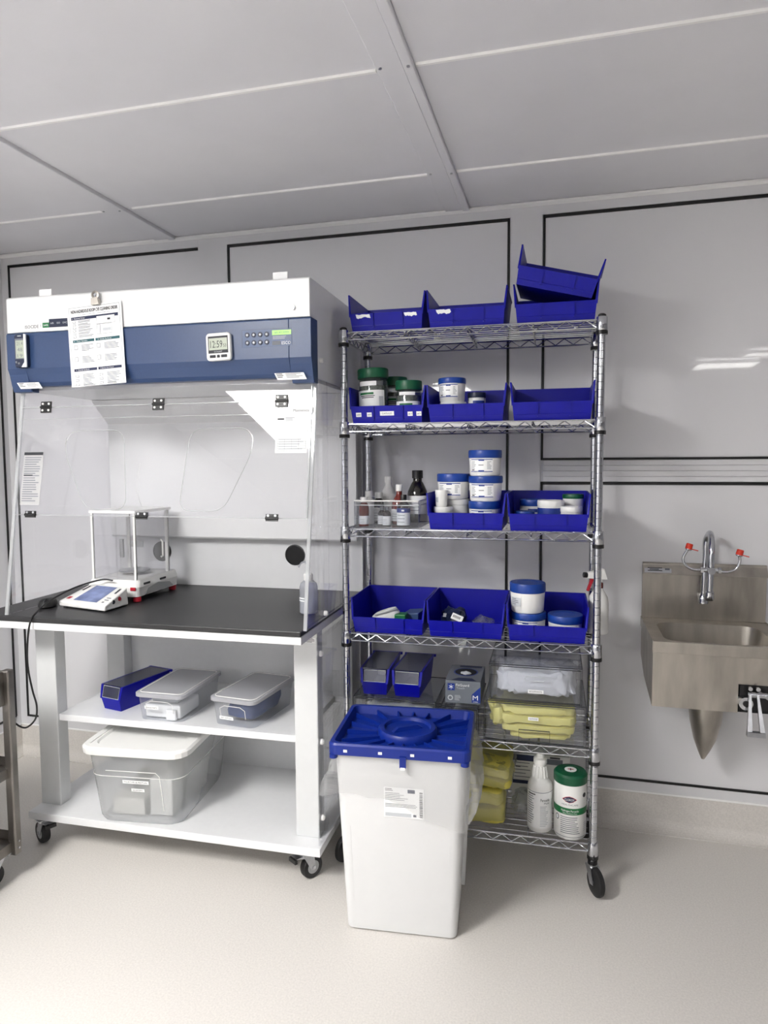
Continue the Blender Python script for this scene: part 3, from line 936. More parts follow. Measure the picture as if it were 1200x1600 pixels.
# ================================================================ BLUE BINS (used on bench and shelves)
def hopper(W, D, Hh, hf, flare=.012, ribs=True, front_lean=.016):
    """outer sheet of a stacking bin; a solidify modifier gives the wall thickness"""
    m = MB()
    b = W / 2 - flare
    hw = lambda z: b + flare * z / Hh
    fy = lambda z: front_lean * max(0, (1 - z / hf))
    v = [(-b, fy(0), 0), (b, fy(0), 0), (b, D - .008, 0), (-b, D - .008, 0),
         (-hw(hf), 0, hf), (hw(hf), 0, hf), (-hw(Hh), .012, Hh), (hw(Hh), .012, Hh), (hw(Hh), D, Hh), (-hw(Hh), D, Hh)]
    f = [(0, 3, 2, 1), (0, 1, 5, 4), (1, 2, 8, 7, 5), (3, 0, 4, 6, 9), (2, 3, 9, 8)]
    m.add(v, f, 'bin_blue')
    return m, hw, fy

BIN = {}
def bin_meshes(W=.279, D=.276, Hh=.130, hf=.060):
    k = (W, D, Hh, hf)
    if k in BIN:
        return BIN[k]
    shell, hw, fy = hopper(W, D, Hh, hf)
    rb = MB()
    for x in (-W * .17, W * .215):     # vertical ribs on the front
        rb.hexa([(x - .0024, fy(.012) - .0058, .012), (x + .0024, fy(.012) - .0058, .012), (x + .0015, fy(.012) + .001, .012), (x - .0015, fy(.012) + .001, .012),
                 (x - .0024, -.0058, hf), (x + .0024, -.0058, hf), (x + .0015, .001, hf), (x - .0015, .001, hf)], 'bin_blue')
    z = .020
    rb.hexa([(-hw(z) + .002, fy(z) - .0014, z - .002), (hw(z) - .002, fy(z) - .0014, z - .002), (hw(z) - .002, fy(z) + .001, z - .002), (-hw(z) + .002, fy(z) + .001, z - .002),
             (-hw(z) + .002, fy(z) - .0014, z), (hw(z) - .002, fy(z) - .0014, z), (hw(z) - .002, fy(z) + .001, z), (-hw(z) + .002, fy(z) + .001, z)], 'bin_blue')
    fl = MB()
    for s in (-1, 1):                  # flanges on the front edges of the sides
        a, b_ = s * hw(hf), s * hw(Hh)
        fl.hexa([(a - .001 * s, -.001, hf - .01), (a + .002 * s, -.001, hf - .01), (a + .002 * s, .009, hf - .01), (a - .001 * s, .009, hf - .01),
                 (b_ - .001 * s, .011, Hh), (b_ + .002 * s, .011, Hh), (b_ + .002 * s, .021, Hh), (b_ - .001 * s, .021, Hh)], 'bin_blue')
        fl.hexa([(b_ - .001 * s, .011, Hh - .005), (b_ + .002 * s, .011, Hh - .005), (b_ + .002 * s, D, Hh - .005), (b_ - .001 * s, D, Hh - .005),
                 (b_ - .001 * s, .011, Hh), (b_ + .002 * s, .011, Hh), (b_ + .002 * s, D, Hh), (b_ - .001 * s, D, Hh)], 'bin_blue')
    fl.box(-hw(Hh), hw(Hh), D - .001, D + .008, Hh - .006, Hh, 'bin_blue')
    BIN[k] = (shell.mesh('bin_shell'), rb.mesh('front_ribs'), fl.mesh('rim_flange'))
    return BIN[k]

def stacking_bin(label, loc, rot, group, W=.279, D=.276, Hh=.130, hf=.060):
    t = thing('stacking_bin', label, 'bin', loc, 0, group, rot)
    a, b, c = bin_meshes(W, D, Hh, hf)
    link('shell', a, t, solid=.0028)
    link('front_ribs', b, t)
    link('rim_flange', c, t)
    return t

def narrow_bin(label, loc, rz, group, W=.112, D=.276, Hh=.100, hf=.050):
    """narrow stacking bin closed by a clear film lid and window"""
    t = thing('lidded_bin', label, 'bin', loc, rz, group)
    shell, hw, fy = hopper(W, D, Hh, hf, flare=.010, front_lean=.012)
    shell.build('shell', t, solid=.0026)
    m = MB()
    for s in (-1, 1):
        a, b_ = s * hw(hf), s * hw(Hh)
        m.hexa([(a - .006 * s, -.002, hf - .004), (a + .003 * s, -.002, hf - .004), (a + .003 * s, .006, hf - .004), (a - .006 * s, .006, hf - .004),
                (b_ - .006 * s, .010, Hh), (b_ + .003 * s, .010, Hh), (b_ + .003 * s, .018, Hh), (b_ - .006 * s, .018, Hh)], 'bin_blue')
        m.box(min(b_ - .003, b_ + .003), max(b_ - .003, b_ + .003), .012, D, Hh - .004, Hh + .001, 'bin_blue')
    m.box(-hw(Hh) - .008, hw(Hh) + .008, D - .002, D + .008, Hh - .008, Hh + .001, 'bin_blue')
    m.build('rim_flange', t)
    m = MB(); m.box(-hw(Hh) + .004, hw(Hh) - .004, .014, D - .004, Hh - .0015, Hh + .0015, 'lid_film'); m.build('clear_lid', t)
    m = MB(); x = hw(hf) - .007
    m.hexa([(-x, .0, hf + .001), (x, .0, hf + .001), (x, .002, hf + .001), (-x, .002, hf + .001), (-x, .011, Hh - .004), (x, .011, Hh - .004), (x, .013, Hh - .004), (-x, .013, Hh - .004)], 'lid_film')
    m.build('front_window', t)
    m = MB(); m.tube([(-x, -.0006, hf + .002), (x, -.0006, hf + .002), (x, .0104, Hh - .004), (-x, .0104, Hh - .004)], .0012, 'ink_light', n=5, closed=True); m.build('window_edge', t)
    return t

# ---- things inside the bench
SZ = .5185
narrow_bin('narrow blue lidded bin on the middle shelf of the workbench', CW(-.935, .155, SZ), CY + R(-13), None)

def clear_box(name, label, x, y, z, rz, W, D, Hh, lidmat, contents, body='box_clear', txt='', txx=-.03, txz=.04):
    t = thing(name, label, 'storage box', CW(x, y, z), rz)
    w, d = W / 2, D / 2
    k = .90
    rr = .028
    o = [rrect(-w * k, w * k, -d * k + 0, d * k, rr, .001), rrect(-w * .97, w * .97, -d * .97, d * .97, rr, Hh - .012)]
    m = MB(); m.loft(o, body, caps=(True, False)); m.build('body', t)
    m = MB(); m.loft([rrect(-w * 1.0, w * 1.0, -d * 1.0, d * 1.0, rr, Hh - .016), rrect(-w * 1.03, w * 1.03, -d * 1.02, d * 1.02, rr, Hh - .014), rrect(-w * 1.03, w * 1.03, -d * 1.02, d * 1.02, rr, Hh - .002), rrect(-w * 1.0, w * 1.0, -d * .99, d * .99, rr, Hh)], lidmat, smooth=False); lid = m.build('lid', t)
    m = MB(); m.tube(rrect(-w * .90, w * .90, -d * .92, d * .92, rr * .8, Hh + .0005), .0022, 'white_plastic', n=6, closed=True); m.build('lid_ridge', lid)
    contents(t)
    if txt:
        yy = lambda v: -d * (k + .07 * v / Hh) - .0012
        m = MB(); f = lambda u, v: (u, yy(v), v)
        f2 = lambda u, v: (u, yy(v) - .0005, v)
        rect(m, txx - .030, txx + .030, txz - .0065, txz + .0065, 'paper', f); m.text(txt, .0058, 'ink', f2, txx, txz, w=.048); m.build('label', t)
    # moulded handle outline on the front
    m = MB(); yb = -d * .955 - .0008
    m.tube([(-w * .55, -d * .915 - .001, Hh * .30), (-w * .55, yb, Hh * .62), (-w * .35, yb - .0005, Hh * .72), (w * .35, yb - .0005, Hh * .72), (w * .55, yb, Hh * .62), (w * .55, -d * .915 - .001, Hh * .30)], .0012, 'white_plastic', n=5)
    m.build('moulded_line', t)
    return t
def cont1(t):
    m = MB(); m.box(-.078, .072, -.13, .02, .004, .056, 'paper'); m.build('carton', t, bevel=.006)
    m = MB(); m.box(-.06, .05, -.11, .10, .058, .085, 'ink_light'); m.build('carton', t, bevel=.004)
    m = MB(); m.box(.02, .062, -.148, -.136, .003, .045, 'paper'); m.build('pouch', t, bevel=.003)
def cont2(t):
    m = MB(); crumple(m, -.072, .072, -.125, .135, .004, .082, 'blue_wrap', 4, .012, 14, 12, 8); m.build('blue_pack', t)
clear_box('storage_box', 'clear shoebox with cloudy lid and white packs in the middle of the workbench shelf', -.677, .252, SZ, CY, .205, .335, .110, 'lid_cloudy', cont1, txt='BEAKER PARTS', txx=-.035, txz=.052)
clear_box('storage_box', 'clear shoebox with cloudy lid and dark blue contents beside the right bench leg', -.357, .262, SZ, CY + R(-7), .196, .335, .110, 'lid_cloudy', cont2, txt='MISC SPATULAS', txx=-.030, txz=.030)

tub = thing('storage_tub', 'large translucent tub with white lid on the bottom board of the workbench', 'storage box', CW(-.752, .235, .1455), CY + R(5))
o = [rrect(-.165, .165, -.215, .215, .055, .0015), rrect(-.172, .172, -.222, .222, .055, .02), rrect(-.198, .198, -.250, .250, .06, .278)]
m = MB(); m.loft(o, 'tub_clear', caps=(True, False)); body = m.build('body', tub)
m = MB(); m.loft([rrect(-.204, .204, -.258, .258, .06, .274), rrect(-.214, .214, -.268, .268, .062, .280), rrect(-.216, .216, -.270, .270, .062, .300), rrect(-.208, .208, -.262, .262, .06, .308), rrect(-.170, .170, -.235, .235, .05, .308), rrect(-.165, .165, -.230, .230, .05, .300)], 'white_plastic', smooth=False); lid = m.build('lid', tub)
m = MB(); m.box(-.186, -.178, -.23, -.05, .3075, .311, 'white_plastic'); m.build('lid_ridge', lid)
f = lambda u, v: (u, -.2255 - .028 * (v - .02) / .258 - .0016, v)
f2 = lambda u, v: (f(u, v)[0], f(u, v)[1] - .0005, v)
m = MB(); rect(m, -.045, .060, .166, .180, 'paper', f); m.text('MORTAR & PESTLES', .0062, 'ink', f2, .0075, .173, w=.092); m.build('label', body)
m = MB(); rect(m, -.012, .040, .135, .147, 'paper', f); m.text('BEAKERS', .0055, 'ink', f2, .014, .141, w=.040); m.build('label', body)
m = MB(); m.tube([f(-.11, .215), f(.09, .215), f(.105, .20), f(.112, .06)], .0014, 'white_plastic', n=5); m.build('moulded_line', body)
m = MB(); m.tube(rrect(-.1895, .1895, -.2415, .2415, .058, .190), .0013, 'white_plastic', n=5, closed=True); m.build('moulded_line', body)
m = MB(); m.lathe([(.040, .0), (.046, .02), (.06, .09), (.058, .09), (.044, .025)], 'box_white', n=24, caps=True); mo = m.build('mortar', tub, (-.06, .02, .004))
m = MB(); m.tube([(-.05, .02, .03), (.0, .0, .11), (.02, -.01, .16)], [.016, .010, .013], 'box_white', n=10); m.build('pestle', tub)
m = MB(); m.lathe([(.055, .0), (.06, .01), (.072, .12), (.07, .12)], 'tissue', n=24); m.build('mortar', tub, (.075, .10, .004))
m = MB(); m.box(.02, .11, -.16, -.06, .004, .15, 'tissue'); m.build('carton', tub, bevel=.004)
m = MB(); m.box(-.13, .0, -.17, -.08, .004, .07, 'box_white'); m.build('carton', tub, bevel=.004)

# ================================================================ STEEL UTILITY CART at the left frame edge
cx, cy = -1.915, 1.975      # its rear right leg
cart = thing('utility_cart', 'stainless steel utility cart cut off by the left frame edge', 'cart', (cx, cy, 0), R(1.5))
CWd, CDp = .46, .72
for z in (.745, .43, .155):
    m = MB()
    m.box(-CWd, 0, -CDp, 0, z - .002, z, 'steel_cart')
    m.box(-CWd, 0, -.002, 0, z, z + .035, 'steel_cart')
    for q in ((-CWd, 0, -.003, 0), (-CWd, 0, -CDp, -CDp + .003), (-.003, 0, -CDp, 0), (-CWd, -CWd + .003, -CDp, 0)):
        m.box(q[0], q[1], q[2], q[3], z - .038, z, 'steel_cart')
    if z > .7:
        m.box(-.035, -.004, -CDp, 0, z + .033, z + .036, 'steel_cart')
        m.box(-.003, 0, -CDp, 0, z, z + .035, 'steel_cart')
        m.box(-CWd, 0, -CDp, -.0, z - .085, z - .083, 'steel_cart')
        m.box(-.003, 0, -CDp, 0, z - .085, z, 'steel_cart')
        m.box(-CWd, 0, -CDp, -CDp + .003, z - .085, z, 'steel_cart')
    m.build('tray', cart, bevel=.001, seg=1)
for x, y in ((0, 0), (-CWd, 0), (0, -CDp), (-CWd, -CDp)):
    sx = 1 if x == 0 else -1
    m = MB(); m.box(min(x, x + sx * .004) - .014, max(x, x + sx * .004) + .014, y - .016, y + .016, .105, .785, 'steel_cart'); lg = m.build('leg', cart, bevel=.006, seg=3)
    for z in (.13, .155):
        m = MB(); m.cyl((x + sx * .018, y, z), (x + sx * .0205, y, z), .004, 'chrome', n=8); m.build('rivet', lg)
for x, y, a in ((-.05, -.03, 150), (-CWd + .05, -.03, 160), (-.05, -CDp + .04, 100), (-CWd + .05, -CDp + .04, 120)):
    caster(cart, x, y, .117, .042, .028, R(a), False)

# ================================================================ WALL SINK
sink = thing('wall_sink', 'stainless steel wall-hung hand sink on the right of the wall', 'sink', (.525, 2.919, .64), 0)
def sx_(x): return x - .525
def sy_(y): return y - 2.919
def sz_(z): return z - .64
L_, R_ = sx_(.300), sx_(.750)
m = MB()   # backsplash with a turned-back top
m.box(L_, R_, -.012, 0, sz_(.885), sz_(1.104), 'steel')
m.prism([(-.012, sz_(1.070)), (-.030, sz_(1.062)), (-.032, sz_(1.064)), (-.006, sz_(1.108)), (0, sz_(1.108)), (0, sz_(1.070))], 'x', L_, R_, 'steel')
m.build('backsplash', sink, bevel=.0015)
FY = -.405
m = MB()   # basin deck ring with the bowl let in
n = 6
outer = rrect(L_, R_, FY, -.012, .004, sz_(.885), n)
inner = rrect(L_ + .045, R_ - .045, FY + .045, -.065, .055, sz_(.880), n)
bowl1 = rrect(L_ + .055, R_ - .055, FY + .055, -.075, .05, sz_(.80), n)
bowl2 = rrect(L_ + .10, R_ - .10, FY + .10, -.12, .04, sz_(.765), n)
m.loft([outer, inner], 'steel', caps=(False, False), smooth=False)
m.loft([inner, bowl1, bowl2], 'steel', caps=(False, True))
m.build('basin', sink)
m = MB()   # rolled rim and apron
m.box(L_ - .001, R_ + .001, FY - .004, FY, sz_(.848), sz_(.888), 'steel')
m.box(L_ - .003, L_, FY, -.0, sz_(.848), sz_(.888), 'steel')
m.box(R_, R_ + .003, FY, -.0, sz_(.848), sz_(.888), 'steel')
m.build('rim', sink, bevel=.0015)
for a in (L_ + .001, R_ - .003):
    m = MB(); m.prism([(FY + .015, sz_(.850)), (FY + .015, sz_(.652)), (-.13, sz_(.68)), (-.001, sz_(.735)), (-.001, sz_(.850))], 'x', a, a + .002, 'steel'); m.build('side_apron', sink)
m = MB(); m.box(L_ + .001, sx_(.576), FY + .014, FY + .016, sz_(.652), sz_(.850), 'steel'); m.box(sx_(.576), R_ - .001, FY + .014, FY + .016, sz_(.752), sz_(.850), 'steel'); m.build('front_apron', sink)
m = MB(); m.box(sx_(.576), R_ - .003, FY + .03, FY + .05, sz_(.65), sz_(.756), 'dark_slot'); m.build('valve_recess', sink)
# rolled half-cone trap cover
rings = []
for z, r, dy in ((.66, .062, 0), (.60, .062, 0), (.53, .055, .004), (.46, .040, .010), (.41, .022, .02), (.372, .006, .03)):
    rings.append([(r * math.cos(R(a)), dy - r * 1.15 * math.sin(R(a)) * 1.0, sz_(z)) for a in range(0, 360, 15)])
m = MB(); m.loft(rings, 'steel'); m.build('trap_cover', sink, (sx_(.520), sy_(2.76), 0))
# knee valve with pedal
m = MB()
m.box(sx_(.582), R_ - .01, FY + .018, FY + .030, sz_(.664), sz_(.75), 'black_plastic')
m.cyl((sx_(.596), FY + .02, sz_(.693)), (sx_(.596), FY - .012, sz_(.693)), .022, 'chrome', n=18)
m.cyl((sx_(.596), FY - .012, sz_(.693)), (sx_(.596), FY - .016, sz_(.693)), .010, 'dark_slot', n=12)
m.cyl((sx_(.600), FY - .008, sz_(.725)), (sx_(.66), FY - .008, sz_(.725)), .010, 'chrome', n=12)
m.cyl((sx_(.608), FY - .004, sz_(.745)), (sx_(.608), FY - .012, sz_(.745)), .007, 'chrome', n=10)
m.cyl((sx_(.632), FY - .004, sz_(.745)), (sx_(.632), FY - .012, sz_(.745)), .007, 'chrome', n=10)
m.tube([(sx_(.632), FY - .008, sz_(.735)), (sx_(.69), FY - .004, sz_(.70)), (sx_(.70), FY + .0, sz_(.69))], .007, 'chrome', n=8)
kv = m.build('knee_valve', sink)
m = MB()
for s in (-1, 1):
    m.hexa([(sx_(.618) + s * .012, FY - .060, sz_(.612)), (sx_(.618) + s * .027, FY - .060, sz_(.612)), (sx_(.618) + s * .027, FY - .05, sz_(.612)), (sx_(.618) + s * .012, FY - .05, sz_(.612)),
            (sx_(.618) + s * .008, FY - .018, sz_(.728)), (sx_(.618) + s * .015, FY - .018, sz_(.728)), (sx_(.618) + s * .015, FY - .008, sz_(.728)), (sx_(.618) + s * .008, FY - .008, sz_(.728))], 'zinc')
m.hexa([(sx_(.590), FY - .066, sz_(.600)), (sx_(.646), FY - .066, sz_(.600)), (sx_(.646), FY - .046, sz_(.600)), (sx_(.590), FY - .046, sz_(.600)),
        (sx_(.591), FY - .064, sz_(.615)), (sx_(.645), FY - .064, sz_(.615)), (sx_(.645), FY - .046, sz_(.615)), (sx_(.591), FY - .046, sz_(.615))], 'zinc')
m.build('pedal', kv)
# maker's label
m = MB(); g = flat(-.0335)
def lb(u, v): return (u, -.0322 + (v - sz_(1.064)) * .60, v)
rect(m, sx_(.306), sx_(.406), sz_(1.070), sz_(1.096), 'ink_light', lb)
lb2 = lambda u, v: (u, lb(u, v)[1] - .0008, v)
for k, (a, b) in enumerate(((.318, .372), (.325, .360), (.318, .372))):
    rect(m, sx_(a), sx_(b), sz_(1.076 + k * .005), sz_(1.079 + k * .005), 'ink', lb2)
rect(m, sx_(.382), sx_(.400), sz_(1.080), sz_(1.087), 'ink_grey', lb2); m.build('label', sink)

fau = thing('eyewash_faucet', 'chrome gooseneck faucet with two red-capped eyewash arms above the sink', 'faucet', (.524, 2.905, .90), 0)
fz = lambda z: z - .90
m = MB()
m.lathe([(.019, 0), (.019, .014), (.0165, .03), (.010, .04)], 'chrome', n=20, c=(-.004, -.035, fz(.960)))
m.cyl((-.004, .002, fz(.978)), (-.004, -.036, fz(.978)), .014, 'chrome', n=16)
m.build('mount', fau)
m = MB(); m.tube(spline([(-.004, -.035, fz(.995)), (-.002, -.035, fz(1.06)), (.001, -.033, fz(1.14)), (.0, -.036, fz(1.20)), (.004, -.055, fz(1.228)), (.005, -.085, fz(1.236)), (.004, -.115, fz(1.215)), (.002, -.135, fz(1.17)), (.0, -.137, fz(1.10)), (-.002, -.137, fz(1.02))], 8), .0115, 'chrome', n=14); m.build('gooseneck', fau)
m = MB(); m.lathe([(.0135, 0), (.0165, .006), (.0165, .032), (.013, .036)], 'chrome', n=18); m.build('aerator', fau, (-.002, -.137, fz(.99)))
m = MB(); m.cyl((-.032, -.137, fz(1.105)), (.032, -.137, fz(1.103)), .0085, 'chrome', n=12); m.cyl((0, -.125, fz(1.104)), (0, -.158, fz(1.104)), .014, 'chrome', n=16)
for x in (-.03, .03): m.cyl((x - .005, -.137, fz(1.104)), (x + .005, -.137, fz(1.104)), .0125, 'chrome', n=6)
m.build('cross_valve', fau)
for s, top in ((-1, 1.178), (1, 1.160)):
    base = 1.105 if s < 0 else 1.100
    pts = [(s * .03, -.137, fz(base)), (s * .062, -.137, fz(base)), (s * .088, -.139, fz(base + .016)), (s * .097, -.141, fz(base + .042)), (s * .084 if s < 0 else s * .094, -.144, fz(top))]
    m = MB(); m.tube(spline(pts, 7), .0048, 'chrome', n=10); arm = m.build('eyewash_arm', fau)
    hx = s * .081 if s < 0 else s * .092
    m = MB(); m.lathe([(.008, 0), (.0125, .002), (.0125, .006)], 'chrome', n=16); m.lathe([(.012, .005), (.0125, .008), (.012, .024), (.010, .026)], 'red_cap', n=18)
    m.box(.008, .026, -.004, .004, .006, .009, 'red_cap'); m.cyl((.028, 0, .006), (.028, 0, .009), .007, 'red_cap', n=12)
    m.build('eyewash_cap', arm, (hx, -.144, fz(top)), (0, R(14), 0))

# ================================================================ WIRE SHELVING UNIT
SY = R(.994)
SO = Vector((.107, 2.432, 0))
SUX, SUY = Vector((math.cos(SY), math.sin(SY), 0)), Vector((-math.sin(SY), math.cos(SY), 0))
def SW(x, y, z):
    p = SO + SUX * x + SUY * y
    return (p.x, p.y, z)
SWd, SDp = .896, .335
LEV = [1.968, 1.638, 1.254, .863, .497, .157]
DECK = [z + .0165 for z in LEV]       # height things stand at
rack = thing('wire_shelving_unit', 'chrome wire shelving rack with six shelves on casters', 'shelving', SW(0, 0, 0), SY)
# posts with a groove every 25 mm
prof = [(.0127, .10)]
z = .125
while z < 1.985:
    prof += [(.0127, z - .0012), (.0116, z), (.0127, z + .0012)]
    z += .0254
prof += [(.0127, 1.992), (.0127, 1.992)]
pm = MB(); pm.lathe(prof, 'chrome', n=14); pmesh = pm.mesh('post')
capm = MB(); capm.lathe([(.0135, 1.990), (.0135, 1.996), (.009, 2.0)], 'black_plastic', n=14); capm = capm.mesh('post_cap')
CORN = ((0, 0), (-SWd, 0), (0, SDp), (-SWd, SDp))
for x, y in CORN:
    p = link('post', pmesh, rack, (x, y, 0)); link('post_cap', capm, p)
colm = MB(); colm.lathe([(.0175, -.024), (.0190, -.022), (.0178, .02), (.0165, .022), (.0165, .0221)], 'chrome', n=16); colm = colm.mesh('collar')
rngm = MB(); rngm.lathe([(.0150, -.036), (.0195, -.036), (.0195, -.024), (.0150, -.023)], 'black_plastic', n=16); rngm = rngm.mesh('clip_ring')
wm = MB(); wm.cyl((-SWd + .012, 0, 0), (-.012, 0, 0), .0015, 'chrome', n=6); wm = wm.mesh('deck_wire')
crm = MB()
crm.tube([(0, .01, 0), (0, SDp - .01, 0)], .003, 'chrome', n=6); crm.tube([(0, .01, -.016), (0, SDp - .01, -.016)], .0026, 'chrome', n=6)
crm.tube([(0, .01 + i * .0263, -.001 if i % 2 else -.015) for i in range(13)], .0018, 'chrome', n=5); crm = crm.mesh('cross_rib')
def truss(p0, p1, nseg):
    m = MB(); p0, p1 = Vector(p0), Vector(p1)
    for dz in (.0135, -.0135):
        m.cyl(p0 + Vector((0, 0, dz)), p1 + Vector((0, 0, dz)), .0031, 'chrome', n=7)
    m.tube([p0 + (p1 - p0) * (i / nseg) + Vector((0, 0, .0115 if i % 2 else -.0115)) for i in range(nseg + 1)], .0022, 'chrome', n=5)
    return m
fr = truss((-SWd + .016, 0, 0), (-.016, 0, 0), 26).mesh('edge_truss')
sd = truss((0, .016, 0), (0, SDp - .016, 0), 10).mesh('side_truss')
for z in LEV:
    m = MB()
    for x in (-SWd, 0): m.cyl((x, .012, -.0135), (x, SDp - .012, -.0135), .0031, 'chrome', n=6)
    s_ = m.build('wire_shelf', rack, (0, 0, z))
    link('edge_truss', fr, s_); link('edge_truss', fr, s_, (0, SDp, 0))
    link('side_truss', sd, s_); link('side_truss', sd, s_, (-SWd, 0, 0))
    for x, y in CORN:
        link('collar', colm, s_, (x, y, 0)); link('clip_ring', rngm, s_, (x, y, 0))
    for i in range(8):
        link('deck_wire', wm, s_, (0, .030 + i * .0393, .0142))
    for x in (-SWd * .25, -SWd * .5, -SWd * .75):
        link('cross_rib', crm, s_, (x, 0, .0075))
def rack_caster(x, y, ang):
    m = MB()
    m.cyl((0, 0, .100), (0, 0, .114), .0165, 'black_plastic', n=14)
    m.lathe([(.012, .092), (.019, .094), (.019, .101), (.012, .104)], 'zinc', n=16)
    for s in (-1, 1):
        X = s * .0165
        m.prism([(-.020, .096), (.018, .096), (.036, .044), (.016, .040)], 'x', X - .0013, X + .0013, 'zinc')
    m.box(-.018, .018, -.020, .018, .092, .096, 'zinc')
    o = m.build('caster', rack, (x, y, 0), (0, 0, ang))
    m = MB(); m.lathe([(.02, -.0125), (.042, -.0125), (.0485, -.008), (.050, 0), (.0485, .008), (.042, .0125), (.02, .0125)], 'rubber', n=28)
    m.cyl((0, 0, -.019), (0, 0, .019), .006, 'zinc', n=8)
    m.build('wheel', o, (0, .026, .0502), (0, R(90), 0))
rack_caster(0, 0, R(205)); rack_caster(-SWd, 0, R(160)); rack_caster(0, SDp, R(30)); rack_caster(-SWd, SDp, R(-40))

# ---- big blue bins
G1 = 'wide blue stacking bins on the wire rack'
def sbin(label, xl, xr, row, y=-.006, dz=0.0):
    return stacking_bin(label, SW((xl + xr) / 2, y, DECK[row] + .0006 + dz), (0, 0, SY), G1)
b1 = sbin('blue bin at the left end of the top shelf with torn label scraps', -.877, -.598, 0)
b2 = sbin('blue bin in the middle of the top shelf with one torn label scrap', -.591, -.312, 0)
b3 = sbin('lower blue bin of the crossed pair at the right end of the top shelf', -.290, -.010, 0)
stacking_bin('tilted blue bin resting inside another bin at the very top of the rack', SW(-.158, -.004, DECK[0] + .1005), (R(2), R(14.2), SY), G1)
b5 = sbin('blue bin on the second shelf holding green-lidded jars', -.877, -.598, 1)
b6 = sbin('blue bin on the second shelf holding blue-lidded white jars', -.591, -.312, 1)
b7 = sbin('empty blue bin at the right end of the second shelf', -.298, -.018, 1)
b8 = sbin('blue bin on the third shelf under the stack of three blue-lidded jars', -.591, -.312, 2)
b9 = sbin('blue bin at the right end of the third shelf with low white jars', -.306, -.027, 2)
b10 = sbin('blue bin at the left end of the fourth shelf with folded white pack', -.877, -.598, 3)
b11 = sbin('blue bin in the middle of the fourth shelf with dark plastic bags', -.591, -.312, 3)
b12 = sbin('blue bin at the right end of the fourth shelf with three large jars', -.306, -.027, 3)
def sticker(b, x, z, w, h, txt=None, mt='paper', seed=None):
    f = lambda u, v: (u, .016 * max(0, 1 - v / .060) - .0010, v)
    f2 = lambda u, v: (u, .016 * max(0, 1 - v / .060) - .0014, v)
    m = MB()
    if seed is None:
        rect(m, x - w / 2, x + w / 2, z - h / 2, z + h / 2, mt, f)
    else:
        rn = random.Random(seed); n = 9
        top = [f(x - w / 2 + w * i / n, z + h / 2 + rn.uniform(-.001, .001)) for i in range(n + 1)]
        bot = [f(x - w / 2 + w * i / n + .003, z - h / 2 + rn.uniform(-.003, .004)) for i in range(n + 1)]
        m.add(top + bot, [(i, n + 1 + i, n + 2 + i, i + 1) for i in range(n)], mt)
    if txt: m.text(txt, h * .42, 'ink_grey', f2, x, z, w=w * .7)
    m.build('label', b)
sticker(b1, -.085, .050, .052, .012, seed=2); sticker(b1, .088, .049, .045, .013, seed=3); sticker(b2, -.080, .051, .05, .012, seed=5)
for x, w_, tx in ((-.098, .020, '#00'), (-.058, .018, '#0'), (.008, .052, 'CAPSULES'), (.093, .018, '#1'), (.125, .018, '#3')):
    sticker(b5, x - .006, .030 if w_ < .03 else .033, w_, .015, tx)

